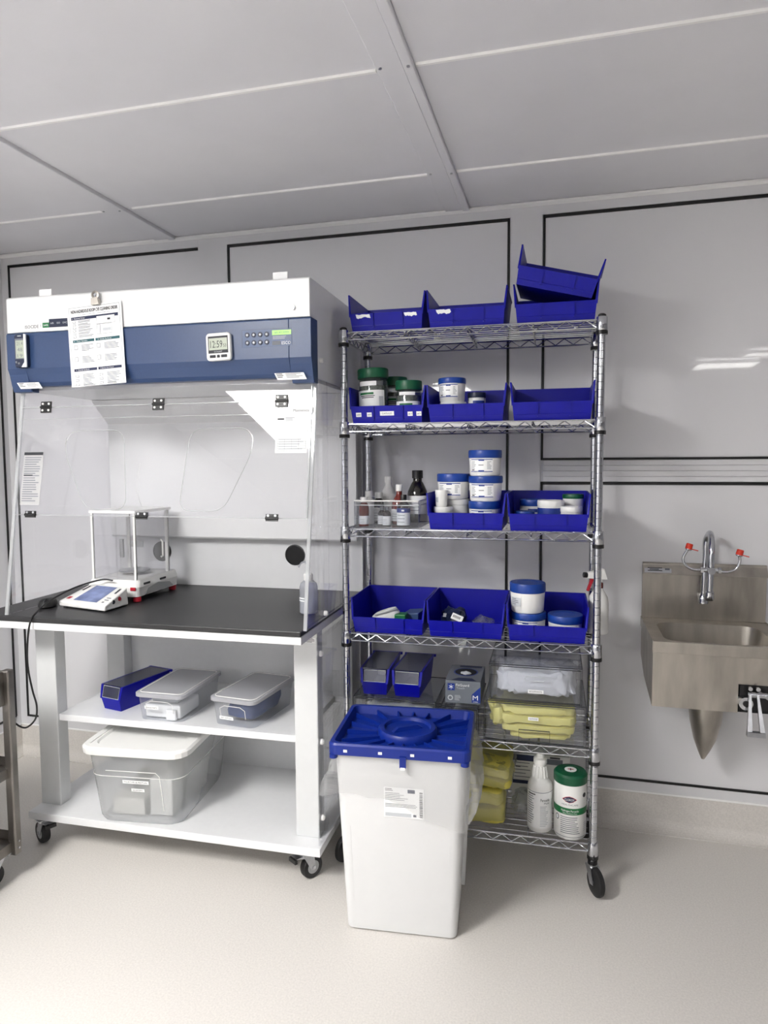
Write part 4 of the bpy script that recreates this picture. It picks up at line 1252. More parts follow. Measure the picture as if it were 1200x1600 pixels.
# ---- jars
def jar(label, loc, r, h, lidh, lidmat, style, seed=1, rz=0.0, cat='jar', group=None, lidr=1.03, rot=None):
    t = thing('jar', label, cat, loc, SY + rz, group, rot)
    bh = h - lidh
    m = MB()
    if style in ('clear', 'clear_small'):
        m.lathe([(r * .90, 0), (r * .97, .004), (r * .97, bh * .88), (r * .88, bh)], 'jar_clear'); b = m.build('body', t)
        m = MB(); m.lathe([(r * .88, .004), (r * .93, .008), (r * .93, bh * .80), (r * .3, bh * .86)], 'capsules'); m.build('capsules', b)
    else:
        m.lathe([(r * .86, 0), (r * .93, .005), (r * .985, bh * .9), (r * .985, bh - .004), (r * .9, bh)], 'white_plastic'); b = m.build('body', t)
    m = MB()
    L = lidr * r
    m.lathe([(L * .98, bh - .003), (L, bh), (L, h - .004), (L * .97, h), (L * .6, h), (L * .58, h - .0015)], lidmat, n=40); m.build('lid', t)
    m = MB(); rl = r * .99 + .0008; rn = random.Random(seed)
    if style == 'band':      # blue band with small white print and white panel
        m.wrap(rl, -88, 80, bh * .18, bh * .86, 'paper'); m.wrap(rl + .0004, -20, 60, bh * .42, bh * .84, 'label_blue')
        m.wrap(rl + .0008, 0, 34, bh * .58, bh * .68, 'ink_light'); m.wrap(rl + .0004, -88, 80, bh * .12, bh * .18, 'label_blue')
    elif style == 'big':     # printed panel with navy bars
        m.wrap(rl, -52, 34, bh * .20, bh * .90, 'paper')
        for (a, b_, c, d) in ((-50, 32, .85, .89), (-18, 2, .80, .86), (-50, 32, .22, .26), (-18, 2, .25, .31)):
            m.wrap(rl + .0004, a, b_, bh * c, bh * d, 'label_blue')
        for k in range(6):
            m.wrap(rl + .0004, -48, -28 - rn.random() * 8, bh * (.74 - k * .075), bh * (.765 - k * .075), 'ink_grey')
            m.wrap(rl + .0004, 12, 20 + rn.random() * 10, bh * (.74 - k * .075), bh * (.765 - k * .075), 'ink_grey')
        m.wrap(rl + .0004, -18, 0, bh * .56, bh * .60, 'ink_grey'); m.wrap(rl + .0004, -46, -34, bh * .29, bh * .34, 'ink')
    elif style == 'plain':
        m.wrap(rl, -60, -20, bh * .35, bh * .75, 'ink_light')
        for k in range(4): m.wrap(rl + .0004, -56, -28 - rn.random() * 10, bh * (.66 - k * .08), bh * (.69 - k * .08), 'ink_grey')
    elif style == 'blueband':
        m.wrap(rl, -100, 100, bh * .10, bh * .9, 'label_blue'); m.wrap(rl + .0004, -40, 10, bh * .35, bh * .6, 'ink_light')
        m.wrap(rl + .0005, -34, 4, bh * .40, bh * .55, 'label_blue'); m.wrap(rl + .0008, -24, -8, bh * .45, bh * .52, 'paper')
    elif style in ('clear', 'clear_small'):
        z1 = bh * (.70 if style == 'clear' else .62)
        m.wrap(rl, -62, 66, bh * .06, z1, 'paper')
        m.wrap(rl + .0004, -38, 22, z1 - .016, z1 - .008, 'green_band')
        for k in range(2): m.wrap(rl + .0004, -34 + k * 6, 26 - k * 4, z1 - .022 - k * .006, z1 - .019 - k * .006, 'ink')
        m.wrap(rl + .0004, -16, 8, z1 * .30, z1 * .36, 'ink'); m.wrap(rl + .0004, 42, 60, z1 * .5, z1 * .8, 'ink_light')
        m.wrap(rl, -40, 34, bh * .80, bh * .90, 'paper')
    m.build('label', b)
    return t
F1 = DECK[1] + .0045
jar('large clear capsule jar with green lid leaning in the second shelf bin', SW(-.803, .085, F1 + .0025), .056, .196, .032, 'green_lid', 'clear', 1, rot=(0, R(-2), SY + R(-8)))
jar('green-lidded clear jar half hidden behind the large capsule jar', SW(-.752, .205, F1), .046, .180, .030, 'green_lid', 'clear', 2)
jar('short clear jar with green lid and white label on the second shelf', SW(-.672, .080, F1), .048, .150, .030, 'green_lid', 'clear_small', 3, rz=R(6))
jar('white jar with blue lid standing on another jar on the second shelf', SW(-.512, .085, F1 + .0705), .049, .084, .017, 'lid_blue', 'big', 4)
jar('blue-banded white jar carrying another jar on the second shelf', SW(-.508, .085, F1), .047, .070, .014, 'white_plastic', 'blueband', 5)
jar('white jar with blue lid low at the left in the second shelf bin', SW(-.535, .190, F1), .034, .095, .014, 'lid_blue', 'band', 6)
jar('small dark-lidded white jar behind the second shelf jar pair', SW(-.425, .115, F1), .032, .104, .016, 'navy', 'band', 7)
m = None
F2 = DECK[2] + .0045
G3 = 'large blue-lidded jars on the third shelf'
jar('bottom jar of the three-jar stack on the third shelf', SW(-.392, .085, F2), .057, .0955, .024, 'lid_blue', 'big', 10, group=G3)
jar('middle jar of the three-jar stack on the third shelf', SW(-.389, .085, F2 + .0958), .060, .0905, .022, 'lid_blue', 'big', 11, group=G3)
jar('topmost jar of the three-jar stack on the third shelf', SW(-.391, .084, F2 + .1866), .0585, .0925, .025, 'lid_blue', 'big', 12, group=G3)
jar('blue-lidded jar standing on a white-lidded jar on the third shelf', SW(-.512, .130, F2 + .1005), .060, .0930, .026, 'lid_blue', 'big', 13, group=G3)
jar('white-lidded plain jar under a blue-lidded jar on the third shelf', SW(-.500, .135, F2), .046, .100, .018, 'white_plastic', 'plain', 14)
jar('small white jar on top of a blue-banded jar in the third shelf bin', SW(-.546, .055, F2 + .0755), .022, .060, .013, 'white_plastic', 'plain', 15)
jar('blue-banded white jar under a small white jar in the third shelf bin', SW(-.540, .058, F2), .034, .075, .014, 'white_plastic', 'band', 16)
jar('blue-lidded banded jar at the left in the right third shelf bin', SW(-.222, .170, F2), .048, .098, .020, 'lid_blue', 'band', 17)
jar('large white-lidded blue-banded jar in the right third shelf bin', SW(-.158, .085, F2), .046, .100, .018, 'white_plastic', 'blueband', 18)
jar('short white-lidded banded jar at the right front of the third shelf', SW(-.088, .058, F2), .037, .080, .016, 'white_plastic', 'band', 19)
jar('white jar with dark green lid at the back right of the third shelf', SW(-.080, .160, F2), .037, .118, .012, 'green_lid', 'plain', 20)
jar('low blue-lidded jar at the front left of the right third shelf bin', SW(-.248, .060, F2), .034, .062, .014, 'lid_blue', 'band', 21)
F3 = DECK[3] + .0045
jar('upper jar of the stacked pair in the fourth shelf bin', SW(-.236, .085, F3 + .0885), .062, .106, .030, 'lid_blue', 'plain', 22)
jar('lower jar of the stacked pair in the fourth shelf bin', SW(-.232, .085, F3), .061, .088, .022, 'lid_blue', 'big', 23)
jar('single blue-lidded jar right of the stacked pair on the fourth shelf', SW(-.103, .085, F3), .060, .084, .024, 'lid_blue', 'plain', 24)

# ---- fourth shelf loose packs
t = thing('folded_pack', 'folded white plastic pack in the left bin of the fourth shelf', 'package', SW(-.765, .09, F3), SY + R(12))
m = MB(); m.loft([[( .055 * math.cos(a * math.pi / 12) * k, .03 * math.sin(a * math.pi / 12) * k, z + .012 * math.cos(a * math.pi / 12) * kk) for a in range(24)] for z, k, kk in ((.002, .8, 0), (.02, 1.0, .2), (.052, .95, .8), (.066, .7, 1.0), (.068, .35, .6))], 'tissue'); m.build('pack', t)
m = MB(); m.tube(spline([(-.04, -.02, .05), (0, -.026, .062), (.04, -.018, .075)], 6), .004, 'grey_plastic', n=6); m.build('fold', t)
t = thing('packet', 'green printed packet beside the white pack on the fourth shelf', 'packet', SW(-.705, .085, F3), SY)
m = MB(); m.box(-.022, .022, -.02, .03, 0, .056, 'green_band'); m.build('pack', t, bevel=.004)
t = thing('packet', 'flat blue packet at the right in the left fourth shelf bin', 'packet', SW(-.668, .150, F3), SY + R(-14))
m = MB(); m.hexa([(-.03, -.03, 0), (.03, -.03, 0), (.03, .03, 0), (-.03, .03, 0), (-.035, -.035, .045), (.035, -.035, .055), (.035, .035, .062), (-.035, .035, .052)], 'panel_blue'); m.build('pack', t, bevel=.003)
t = thing('plastic_bag', 'dark plastic bag with a white barcode label in the fourth shelf bin', 'bag', SW(-.485, .095, F3), SY)
m = MB(); crumple(m, -.075, .03, -.06, .08, 0, .085, 'navy', 2, .018, 22, 14, 10, pw=.7); m.build('bag', t)
m = MB(); f = lambda u, v: (u * .9 + v * .3, -.058 + v * .5, .062 - u * .35 + v * .7)
rect(m, -.022, .022, -.013, .013, 'paper', f)
for k in range(6): rect(m, -.016 + k * .005, -.0135 + k * .005, -.004, .006, 'ink', lambda u, v: tuple(Vector(f(u, v)) + Vector((0, -.0007, .0005))))
m.build('label', t)
t = thing('plastic_bag', 'small clear bag of dark parts right of the barcode bag', 'bag', SW(-.395, .09, F3), SY)
m = MB(); crumple(m, -.05, .05, -.06, .06, 0, .06, 'bag_film', 7, .016, 26, 12, 8, pw=.7); m.build('bag', t)
m = MB(); crumple(m, -.03, .03, -.03, .03, .002, .035, 'dark_slot', 9, .01, 30, 8, 6, pw=.8); m.build('parts', t)

# ---- bottle organizer on the third shelf
org = thing('acrylic_organizer', 'clear acrylic tray holding small bottles at the left of the third shelf', 'tray', SW(-.745, .165, DECK[2] + .0006), SY)
for q in ((-.122, .122, -.150, -.1475, .10), (-.122, .122, .1475, .150, .10), (-.122, -.1195, -.147, .147, .10), (.1195, .122, -.147, .147, .10)):
    m = MB(); m.box(q[0], q[1], q[2], q[3], .003, q[4], 'drawer_clear'); w_ = m.build('wall', org)
m = MB(); m.box(-.122, .122, -.15, .15, 0, .003, 'drawer_clear'); m.build('base', org)
m = MB(); m.tube(rrect(-.122, .122, -.15, .15, .008, .100), .0026, 'white_plastic', n=6, closed=True); m.build('rim', org)
m = MB(); m.tube(rrect(-.123, .123, -.151, .151, .008, .084), .0016, 'ink_light', n=6, closed=True); m.build('rim_line', org)
F2o = DECK[2] + .0044
def bottle(label, x, y, r, h, glass, cap, capr, caph, neck, lab=(.1, .6), labmat='paper', extra=None, sh=.30, z=None):
    t = thing('bottle', label, 'bottle', SW(x, y, F2o if z is None else z), SY)
    b = h - caph
    m = MB(); m.lathe([(r * .9, 0), (r, .004), (r, b * (1 - sh)), (r * .93, b * (1 - sh * .72)), (neck * 1.3, b * (1 - sh * .30)), (neck, b * (1 - sh * .2)), (neck, b)], glass, n=24); bo = m.build('body', t)
    m = MB(); m.lathe([(capr, b - .003), (capr, h - .0015), (capr * .93, h)], cap, n=20); m.build('cap', t)
    m = MB(); m.wrap(r + .0005, -80, 80, b * lab[0], b * lab[1], labmat)
    if extra == 'blue': m.wrap(r + .0009, -80, 80, b * lab[1] - .016, b * lab[1], 'label_blue'); m.wrap(r + .0012, -6, 16, b * lab[1] - .011, b * lab[1] - .005, 'paper')
    for k in range(3): m.wrap(r + .0009, -50, 20, b * (lab[0] + (lab[1] - lab[0]) * (.18 + .2 * k)), b * (lab[0] + (lab[1] - lab[0]) * (.21 + .2 * k)), 'ink_grey')
    m.build('label', bo)
    return t
bottle('red-brown bottle with white cap at the front left of the acrylic tray', -.838, .050, .0195, .108, 'amber_red', 'white_plastic', .0135, .016, .011, (.08, .42))
bottle('white-capped bottle at the back left of the acrylic tray', -.840, .130, .020, .128, 'white_plastic', 'white_plastic', .0145, .020, .012)
bottle('small dark vial with white label left of its twin in the tray', -.779, .090, .0155, .070, 'amber', 'ink_grey', .008, .010, .007, (.08, .62))
bottle('small dark vial with white label right of its twin in the tray', -.750, .050, .0155, .072, 'amber', 'ink_grey', .008, .010, .007, (.08, .62))
bottle('blue-banded amber bottle with black cap at the front of the tray', -.688, .060, .0250, .118, 'amber', 'black_plastic', .0115, .018, .010, (.05, .68), extra='blue')
bottle('white-capped dark bottle in the middle of the acrylic tray', -.815, .185, .022, .120, 'dark_bottle', 'white_plastic', .0150, .020, .012)
bottle('tall white bottle with conical neck at the back of the tray', -.792, .252, .034, .180, 'white_plastic', 'white_plastic', .0150, .020, .013, (.55, .70), 'white_plastic', sh=.45)
bottle('dark red bottle with white cap behind the vials in the tray', -.725, .150, .030, .152, 'amber_red', 'white_plastic', .0130, .022, .011, (.1, .45), sh=.5)
bottle('large black glass bottle with black cap and white label in the tray', -.670, .235, .041, .205, 'dark_bottle', 'black_plastic', .0215, .028, .018, (.2, .60), sh=.42)

# ---- fifth shelf: clear drawers, bins, glove box
F4 = DECK[4] + .0006
def edge_loop(m, pts, mt='drawer_edge', r=.0018):
    m.tube(pts, r, mt, n=5, closed=True)
def acrylic_case(name, label, x0, x1, y0, y1, z0, z1, parts):
    t = thing(name, label, 'drawer', SW((x0 + x1) / 2, (y0 + y1) / 2, z0), SY)
    w, d, h = (x1 - x0) / 2, (y1 - y0) / 2, z1 - z0
    m = MB()
    m.box(-w, w, -d, d, 0, .003, 'drawer_clear'); m.build('base', t)
    m = MB(); m.box(-w, w, -d, d, h - .003, h, 'drawer_clear'); m.build('top', t)
    for a in (-w, w - .003):
        m = MB(); m.box(a, a + .003, -d, d, .003, h - .003, 'drawer_clear'); m.build('side', t)
    m = MB(); m.box(-w, w, d - .003, d, .003, h - .003, 'drawer_clear'); m.build('back', t)
    m = MB(); edge_loop(m, [(-w, -d, h), (w, -d, h), (w, d, h), (-w, d, h)]); edge_loop(m, [(-w, -d, .001), (w, -d, .001), (w, -d, h), (-w, -d, h)]); m.build('edges', t)
    m = MB(); m.box(-w + .006, w - .006, -d - .004, -d - .001, .006, h - .006, 'drawer_clear'); fr_ = m.build('drawer_front', t)
    m = MB(); edge_loop(m, [(-w + .006, -d - .003, .006), (w - .006, -d - .003, .006), (w - .006, -d - .003, h - .006), (-w + .006, -d - .003, h - .006)]); m.build('front_edge', fr_)
    parts(t, fr_, w, d, h)
    return t
def p_empty(t, fr_, w, d, h):
    m = MB(); crumple(m, -w + .02, w - .02, -d + .03, d - .03, .004, h * .6, 'tissue', 13, .012, 20, 10, 8); m.build('contents', t)
def p_bouf(t, fr_, w, d, h):
    m = MB(); crumple(m, -w + .015, w - .012, -d + .006, d - .03, .004, h * .93, 'bouffant', 5, .020, 26, 22, 14); m.build('bouffant_caps', t)
    m = MB(); m.tube([(-.030, -d - .006, h * .60), (-.036, -d - .006, h * .66), (-.030, -d - .006, h * .72), (.030, -d - .006, h * .72), (.036, -d - .006, h * .66), (.030, -d - .006, h * .60)], .0016, 'ink_light', n=6, closed=True); m.build('handle', fr_)
    m = MB(); rect(m, -.024, .030, h * .26, h * .26 + .013, 'paper', flat(-d - .0046)); m.text('BOUFFANTS', .0062, 'ink', flat(-d - .0050), .003, h * .26 + .0065, w=.044); m.build('label', fr_)
def p_gown(t, fr_, w, d, h):
    for k, (a, b, z0, z1) in enumerate(((.085, .045, .006, .030), (.060, .030, .024, .062), (.045, .025, .056, .100), (.055, .035, .094, .130))):
        m = MB(); crumple(m, -w + a, w - b, -d + .008, d - .03, z0, z1, 'gown_pale', 20 + k * 3, .010, 16, 24, 10, pw=.30, floor_flat=False); m.build('folded_gown', t)
    m = MB(); crumple(m, -w + .008, -w + .075, -d + .012, d - .1, .02, .125, 'gown_pale', 52, .02, 14, 12, 10, pw=.7); m.build('gown_sleeve', t)
    m = MB(); edge_loop(m, [(-.052, -d - .006, .006), (.055, -d - .006, .006), (.055, -d - .006, .048), (-.052, -d - .006, .048)]); m.build('handle', fr_)
    m = MB(); rect(m, -.020, .016, h * .58, h * .58 + .012, 'paper', flat(-d - .0046)); m.text('GOWNS', .0060, 'ink', flat(-d - .0050), -.002, h * .58 + .006, w=.028); m.build('label', fr_)
acrylic_case('clear_drawer', 'clear drawer under the pair of lidded blue bins on the fifth shelf', -.874, -.560, .012, .30, F4, .632, p_empty)
acrylic_case('clear_drawer', 'narrow clear drawer under the grey glove box', -.540, -.404, .012, .30, F4, .622, p_empty)
acrylic_case('clear_drawer', 'lower clear drawer holding folded yellow gowns on the fifth shelf', -.384, -.030, .006, .31, F4, .658, p_gown)
acrylic_case('clear_drawer', 'upper clear drawer holding white bouffant caps on the fifth shelf', -.366, -.044, .014, .31, .6595, .790, p_bouf)
narrow_bin('left one of two lidded blue bins on the clear drawer', SW(-.797, .030, .6345), SY + R(2), 'lidded blue bins on the fifth shelf', W=.108, D=.252, Hh=.098)
narrow_bin('right one of two lidded blue bins on the clear drawer', SW(-.673, .030, .6345), SY + R(-1), 'lidded blue bins on the fifth shelf', W=.112, D=.252, Hh=.098)

gb = thing('glove_box', 'grey glove dispenser box marked M beside the bouffant drawer', 'box', SW(-.466, .1425, .6245), SY + R(1.0))
m = MB(); m.box(-.065, .065, -.100, .100, 0, .084, 'glove_grey'); m.build('carton', gb, bevel=.0015)
m = MB(); g = flat(-.1006); g2 = flat(-.1010)
rect(m, -.056, -.030, .048, .074, 'label_blue', g)
for k in range(3):
    a = R(60 * k + 30); dx, dz = math.cos(a) * .009, math.sin(a) * .009
    m.tube([(-.043 - dx, -.1014, .061 - dz), (-.043 + dx, -.1014, .061 + dz)], .0011, 'paper', n=4)
m.text('FitGuard', .0095, 'paper', g2, -.001, .0695, w=.048); m.text('Touch', .0075, 'ink_light', g2, -.009, .0585, w=.030)
m.add([g(.033, .006), g(.0645, .006), g(.0645, .066), g(.033, .036)], [(0, 1, 2, 3)], 'label_blue')
m.text('M', .018, 'paper', g2, .046, .025, w=.019); m.text('100', .004, 'paper', g2, .047, .0095, w=.016)
cc = [( -.046 + .010 * math.cos(2 * math.pi * i / 20), .020 + .010 * math.sin(2 * math.pi * i / 20)) for i in range(20)]
m.add([g(*p) for p in cc], [tuple(range(20))], 'ink_light'); cc = [(-.046 + .006 * math.cos(2 * math.pi * i / 16), .020 + .006 * math.sin(2 * math.pi * i / 16)) for i in range(16)]
m.add([g2(*p) for p in cc], [tuple(range(16))], 'glove_grey')
lines(m, random.Random(41), -.030, -.006, .008, .030, .0042, .0015, 'ink_light', g)
# light top with an oval opening
tf = lambda u, v: (u, v * 1.56, .0846)
m.add([tf(-.063, -.063), tf(.063, -.063), tf(.063, .063), tf(-.063, .063)], [(0, 1, 2, 3)], 'ink_grey')
tf2 = lambda u, v: (u, v * 1.56, .0850)
m.add([tf2(-.045, -.06), tf2(-.02, -.04), tf2(.03, -.04), tf2(.05, -.06), tf2(.0, -.064)], [(4, 3, 2, 1, 0)], 'ink_navy')
m.add([tf2(-.03, .045), tf2(.055, .045), tf2(.055, .06), tf2(-.03, .06)], [(0, 1, 2, 3)], 'ink_navy')
m.add([(.046 * math.cos(2 * math.pi * i / 28), .010 + .050 * math.sin(2 * math.pi * i / 28), .0852) for i in range(28)], [tuple(range(28))], 'label_blue')
m.add([(.041 * math.cos(2 * math.pi * i / 28), .010 + .043 * math.sin(2 * math.pi * i / 28), .0855) for i in range(28)], [tuple(range(28))], 'dark_slot')
m.build('print', gb)
m = MB(); crumple(m, -.022, .026, -.024, .004, .080, .091, 'ink_light', 3, .006, 40, 10, 6, pw=.8, floor_flat=False); m.build('glove_cuff', gb)

# ---- bottom shelf
F5 = DECK[5] + .0006
bx = thing('carton', 'white carton with navy stripe behind the bottle on the bottom shelf', 'box', SW(-.180, .285, F5), SY)
m = MB(); m.box(-.115, .105, -.05, .05, 0, .200, 'box_white'); m.build('carton', bx, bevel=.0015)
m = MB(); g = flat(-.0506); g2 = flat(-.0511)
rect(m, -.112, -.012, .172, .196, 'ink_navy', g); rect(m, -.002, .078, .166, .188, 'ink_grey', g); rect(m, .030, .068, .190, .196, 'ink', g)
rect(m, -.112, -.030, .080, .094, 'ink_navy', g); lines(m, random.Random(51), -.105, -.04, .10, .165, .014, .003, 'ink_grey', g)
rect(m, -.100, -.082, .146, .149, 'ink', g2); m.build('print', bx)
for k, (lab, x, y, z0, hh, w_, d_, an) in enumerate((
        ('flat yellow gown pack at the bottom of the pile on the bottom shelf', -.412, .125, F5, .135, .21, .20, 3),
        ('upper yellow gown pack leaning on the pile behind the waste bin', -.392, .125, F5 + .142, .095, .215, .20, -3))):
    t = thing('gown_pack', lab, 'package', SW(x, y, z0 + .012 * k), SY, rot=(R(6 * k), R(7 * k), SY + R(an)))
    n_ = 2
    for i in range(n_):
        m = MB(); h0 = hh * i / n_
        crumple(m, -w_ / 2 + .004 * (i % 2), w_ / 2 - .006 * (i % 2), -d_ / 2, d_ / 2, h0, h0 + hh / n_ * 1.10, 'gown_yellow', 40 + i * 7 + k * 3, .012, 13, 24, 12, pw=.32, floor_flat=(i == 0)); m.build('folded_gown', t)
    m = MB(); crumple(m, -w_ / 2 - .004, w_ / 2 + .005, -d_ / 2 - .005, d_ / 2 + .004, 0, hh + .006, 'bag_film', 70 + k, .007, 20, 26, 12, pw=.4); m.build('plastic_wrap', t)
    if k:
        m = MB(); g = lambda u, v: (u, v, hh + .0072 - abs(v) * .02)
        m.text('GOWNS', .009, 'ink', g, .01, -.03, w=.045)
        lines(m, random.Random(61), .045, .085, -.075, -.055, .008, .003, 'ink', g); m.build('print', t)
t = thing('plastic_bag', 'crumpled clear plastic bag left of the white bottle on the bottom shelf', 'bag', SW(-.246, .165, F5), SY)
m = MB(); crumple(m, -.048, .046, -.045, .06, 0, .085, 'bag_film', 31, .022, 24, 18, 12, pw=.65); m.build('bag', t)

cb = thing('cleaner_bottle', 'white cleaner bottle without its sprayer on the bottom shelf', 'bottle', SW(-.184, .068, F5), SY)
m = MB(); m.lathe([(.040, 0), (.044, .006), (.044, .160), (.042, .172), (.032, .188), (.027, .196), (.020, .236), (.0195, .244)], 'white_plastic', n=32); bo = m.build('body', cb)
for i in range(14):
    a = 2 * math.pi * i / 14
    m = MB(); m.tube([(.0285 * math.cos(a), .0285 * math.sin(a), .196), (.0215 * math.cos(a), .0215 * math.sin(a), .236)], .0022, 'white_plastic', n=5); m.build('neck_rib', bo)
m = MB(); m.lathe([(.0195, .243), (.0240, .245), (.0240, .262), (.0185, .264), (.0150, .266), (.0150, .282), (.0125, .282), (.0125, .27)], 'white_plastic', n=24, caps=False); m.build('neck', cb)
m = MB(); r = .0446; rn = random.Random(71)
m.wrap(r, -85, 85, .018, .154, 'paper'); m.wrap(r + .0003, -85, 85, .150, .152, 'ink_grey'); m.wrap(r + .0004, -60, -20, .140, .144, 'ink')
for k in range(13):
    m.wrap(r + .0004, -66, -26 - rn.random() * 14, .132 - k * .0085, .1345 - k * .0085, 'ink_grey'); m.wrap(r + .0004, 2, 44 - rn.random() * 16, .098 - k * .0060, .1005 - k * .0060, 'ink_light')
f = lambda u, v: ((r + .0006) * math.sin(u / r), -(r + .0006) * math.cos(u / r), v)
m.text('Peroxide', .011, 'ink', f, .020, .124, w=.034); m.text('Multi', .007, 'ink_grey', f, .026, .112, w=.02); m.build('label', bo)

can = thing('wipes_canister', 'white disinfectant wipes canister with green lid on the bottom shelf', 'canister', SW(-.0775, .055, F5), SY)
r = .0565
m = MB(); m.lathe([(.052, 0), (r, .008), (r, .198), (.054, .203)], 'white_plastic', n=36); bo = m.build('body', can)
m = MB(); m.lathe([(r + .0012, .199), (r + .0022, .203), (r + .0022, .226), (r - .004, .233), (.030, .236), (.028, .234), (.002, .234)], 'green_lid', n=40); lid = m.build('lid', can)
m = MB(); m.lathe([(.021, .2352), (.021, .2362), (.002, .2364)], 'paper', n=24); m.box(-.010, .010, -.003, .003, .2362, .2366, 'red_plastic'); m.box(-.002, .002, -.009, .007, .2362, .2366, 'ink'); m.build('lid_sticker', lid)
m = MB(); rr = r + .0005
m.wrap(rr, -100, 100, .094, .118, 'green_band')
f = lambda u, v: ((rr + .0006) * math.sin(u / rr), -(rr + .0006) * math.cos(u / rr), v)
f2 = lambda u, v: ((rr + .0010) * math.sin(u / rr), -(rr + .0010) * math.cos(u / rr), v)
f3 = lambda u, v: ((rr + .0014) * math.sin(u / rr), -(rr + .0014) * math.cos(u / rr), v)
hexp = lambda s: [(-.026 * s, 0), (-.013 * s, -.0085 * s), (0, -.012 * s), (.013 * s, -.0085 * s), (.026 * s, 0), (.013 * s, .0085 * s), (0, .012 * s), (-.013 * s, .0085 * s)]
m.add([f(u - .004, v + .150) for u, v in hexp(1.0)], [tuple(range(8))], 'red_plastic'); m.add([f2(u - .004, v + .150) for u, v in hexp(.88)], [tuple(range(8))], 'ink_navy')
m.text('CLOROX', .0085, 'paper', f3, -.004, .150, w=.034); m.text('HEALTHCARE', .0062, 'ink_grey', f, -.002, .131, w=.058)
m.text('Hydrogen Peroxide', .0075, 'paper', f2, -.002, .109, w=.062); m.text('Cleaner Disinfectant Wipes', .004, 'paper', f2, -.002, .100, w=.05)
rn = random.Random(81)
for k in range(9):
    m.wrap(rr + .0003, -36, 38 - rn.random() * 26, .083 - k * .0072, .0855 - k * .0072, 'ink_grey')
    if k < 5: m.wrap(rr + .0003, 52, 74 - rn.random() * 8, .060 - k * .0072, .0625 - k * .0072, 'ink_light')
m.add([f(-.050 + .008 * math.cos(2 * math.pi * i / 16), .078 + .011 * math.sin(2 * math.pi * i / 16)) for i in range(16)], [tuple(range(16))], 'ink_grey')
m.add([f2(-.050 + .005 * math.cos(2 * math.pi * i / 16), .078 + .008 * math.sin(2 * math.pi * i / 16)) for i in range(16)], [tuple(range(16))], 'paper')
m.add([f(.054 + .0085 * math.cos(2 * math.pi * i / 16), .163 + .0085 * math.sin(2 * math.pi * i / 16)) for i in range(16)], [tuple(range(16))], 'ink')
m.wrap(rr + .0003, -60, 66, .012, .0135, 'ink_grey'); m.build('label', bo)

# ---- trigger spray bottle at the right end of the fourth shelf
sb = thing('spray_bottle', 'white trigger spray bottle with red trigger behind the right rack post', 'bottle', SW(.016, .190, DECK[3] + .0006), SY + R(20))
m = MB(); m.lathe([(.034, 0), (.038, .005), (.038, .11), (.034, .135), (.018, .162), (.0145, .17)], 'white_plastic', n=28, sx=.95); m.build('body', sb)
m = MB(); m.lathe([(.0165, .168), (.0165, .186), (.012, .190)], 'amber_red', n=18); m.build('collar', sb)
m = MB(); m.hexa([(-.045, -.011, .205), (.030, -.011, .198), (.030, .011, .198), (-.045, .011, .205), (-.045, -.010, .226), (.018, -.010, .238), (.018, .010, .238), (-.045, .010, .226)], 'white_plastic'); m.cyl((0, 0, .186), (0, 0, .205), .0125, 'white_plastic', n=14); m.build('spray_head', sb, bevel=.002)
m = MB(); m.cyl((-.045, 0, .216), (-.058, 0, .217), .010, 'black_plastic', n=12); m.build('nozzle', sb)
m = MB(); m.hexa([(-.030, -.006, .204), (-.018, -.006, .203), (-.018, .006, .203), (-.030, .006, .204), (-.046, -.006, .158), (-.038, -.006, .156), (-.038, .006, .156), (-.046, .006, .158)], 'red_plastic'); m.build('trigger', sb, bevel=.002)

# ================================================================ WASTE CONTAINER
wz = R(5.0)
WO = Vector((-.494, 2.047, 0))
wst = thing('waste_container', 'tall white waste container with blue lid and clear liner in front of the rack', 'waste bin', WO, wz)
def ring(z, hx, y0, y1, r): return rrect(-hx, hx, y0, y1, r, z, 6)
m = MB()
m.loft([ring(.0, .168, .010, .262, .02), ring(.006, .178, .0, .270, .024), ring(.60, .206, -.036, .286, .03)], 'bin_white', caps=(True, True)); body = m.build('body', wst)
for x in (-.150, .150):   # faint moulded corner steps on the front
    m = MB(); m.hexa([(x - .0014, -.0014, .03), (x + .0014, -.0014, .03), (x + .0014, .004, .03), (x - .0014, .004, .03), (x * 1.06 - .0010, -.0225, .36), (x * 1.06 + .0010, -.0225, .36), (x * 1.06 + .0010, -.012, .36), (x * 1.06 - .0010, -.012, .36)], 'bin_white'); m.build('moulded_step', body)
m = MB(); m.hexa([(.178, .215, .05), (.192, .215, .05), (.192, .245, .05), (.178, .245, .05), (.200, .215, .56), (.213, .215, .56), (.213, .245, .56), (.200, .245, .56)], 'bin_white'); m.build('side_rail', body)
# liner folded over the rim: a wavy translucent skirt
rn = random.Random(91)
top = rrect(-.210, .210, -.042, .292, .032, .0, 14)
NN = len(top)
seg = []
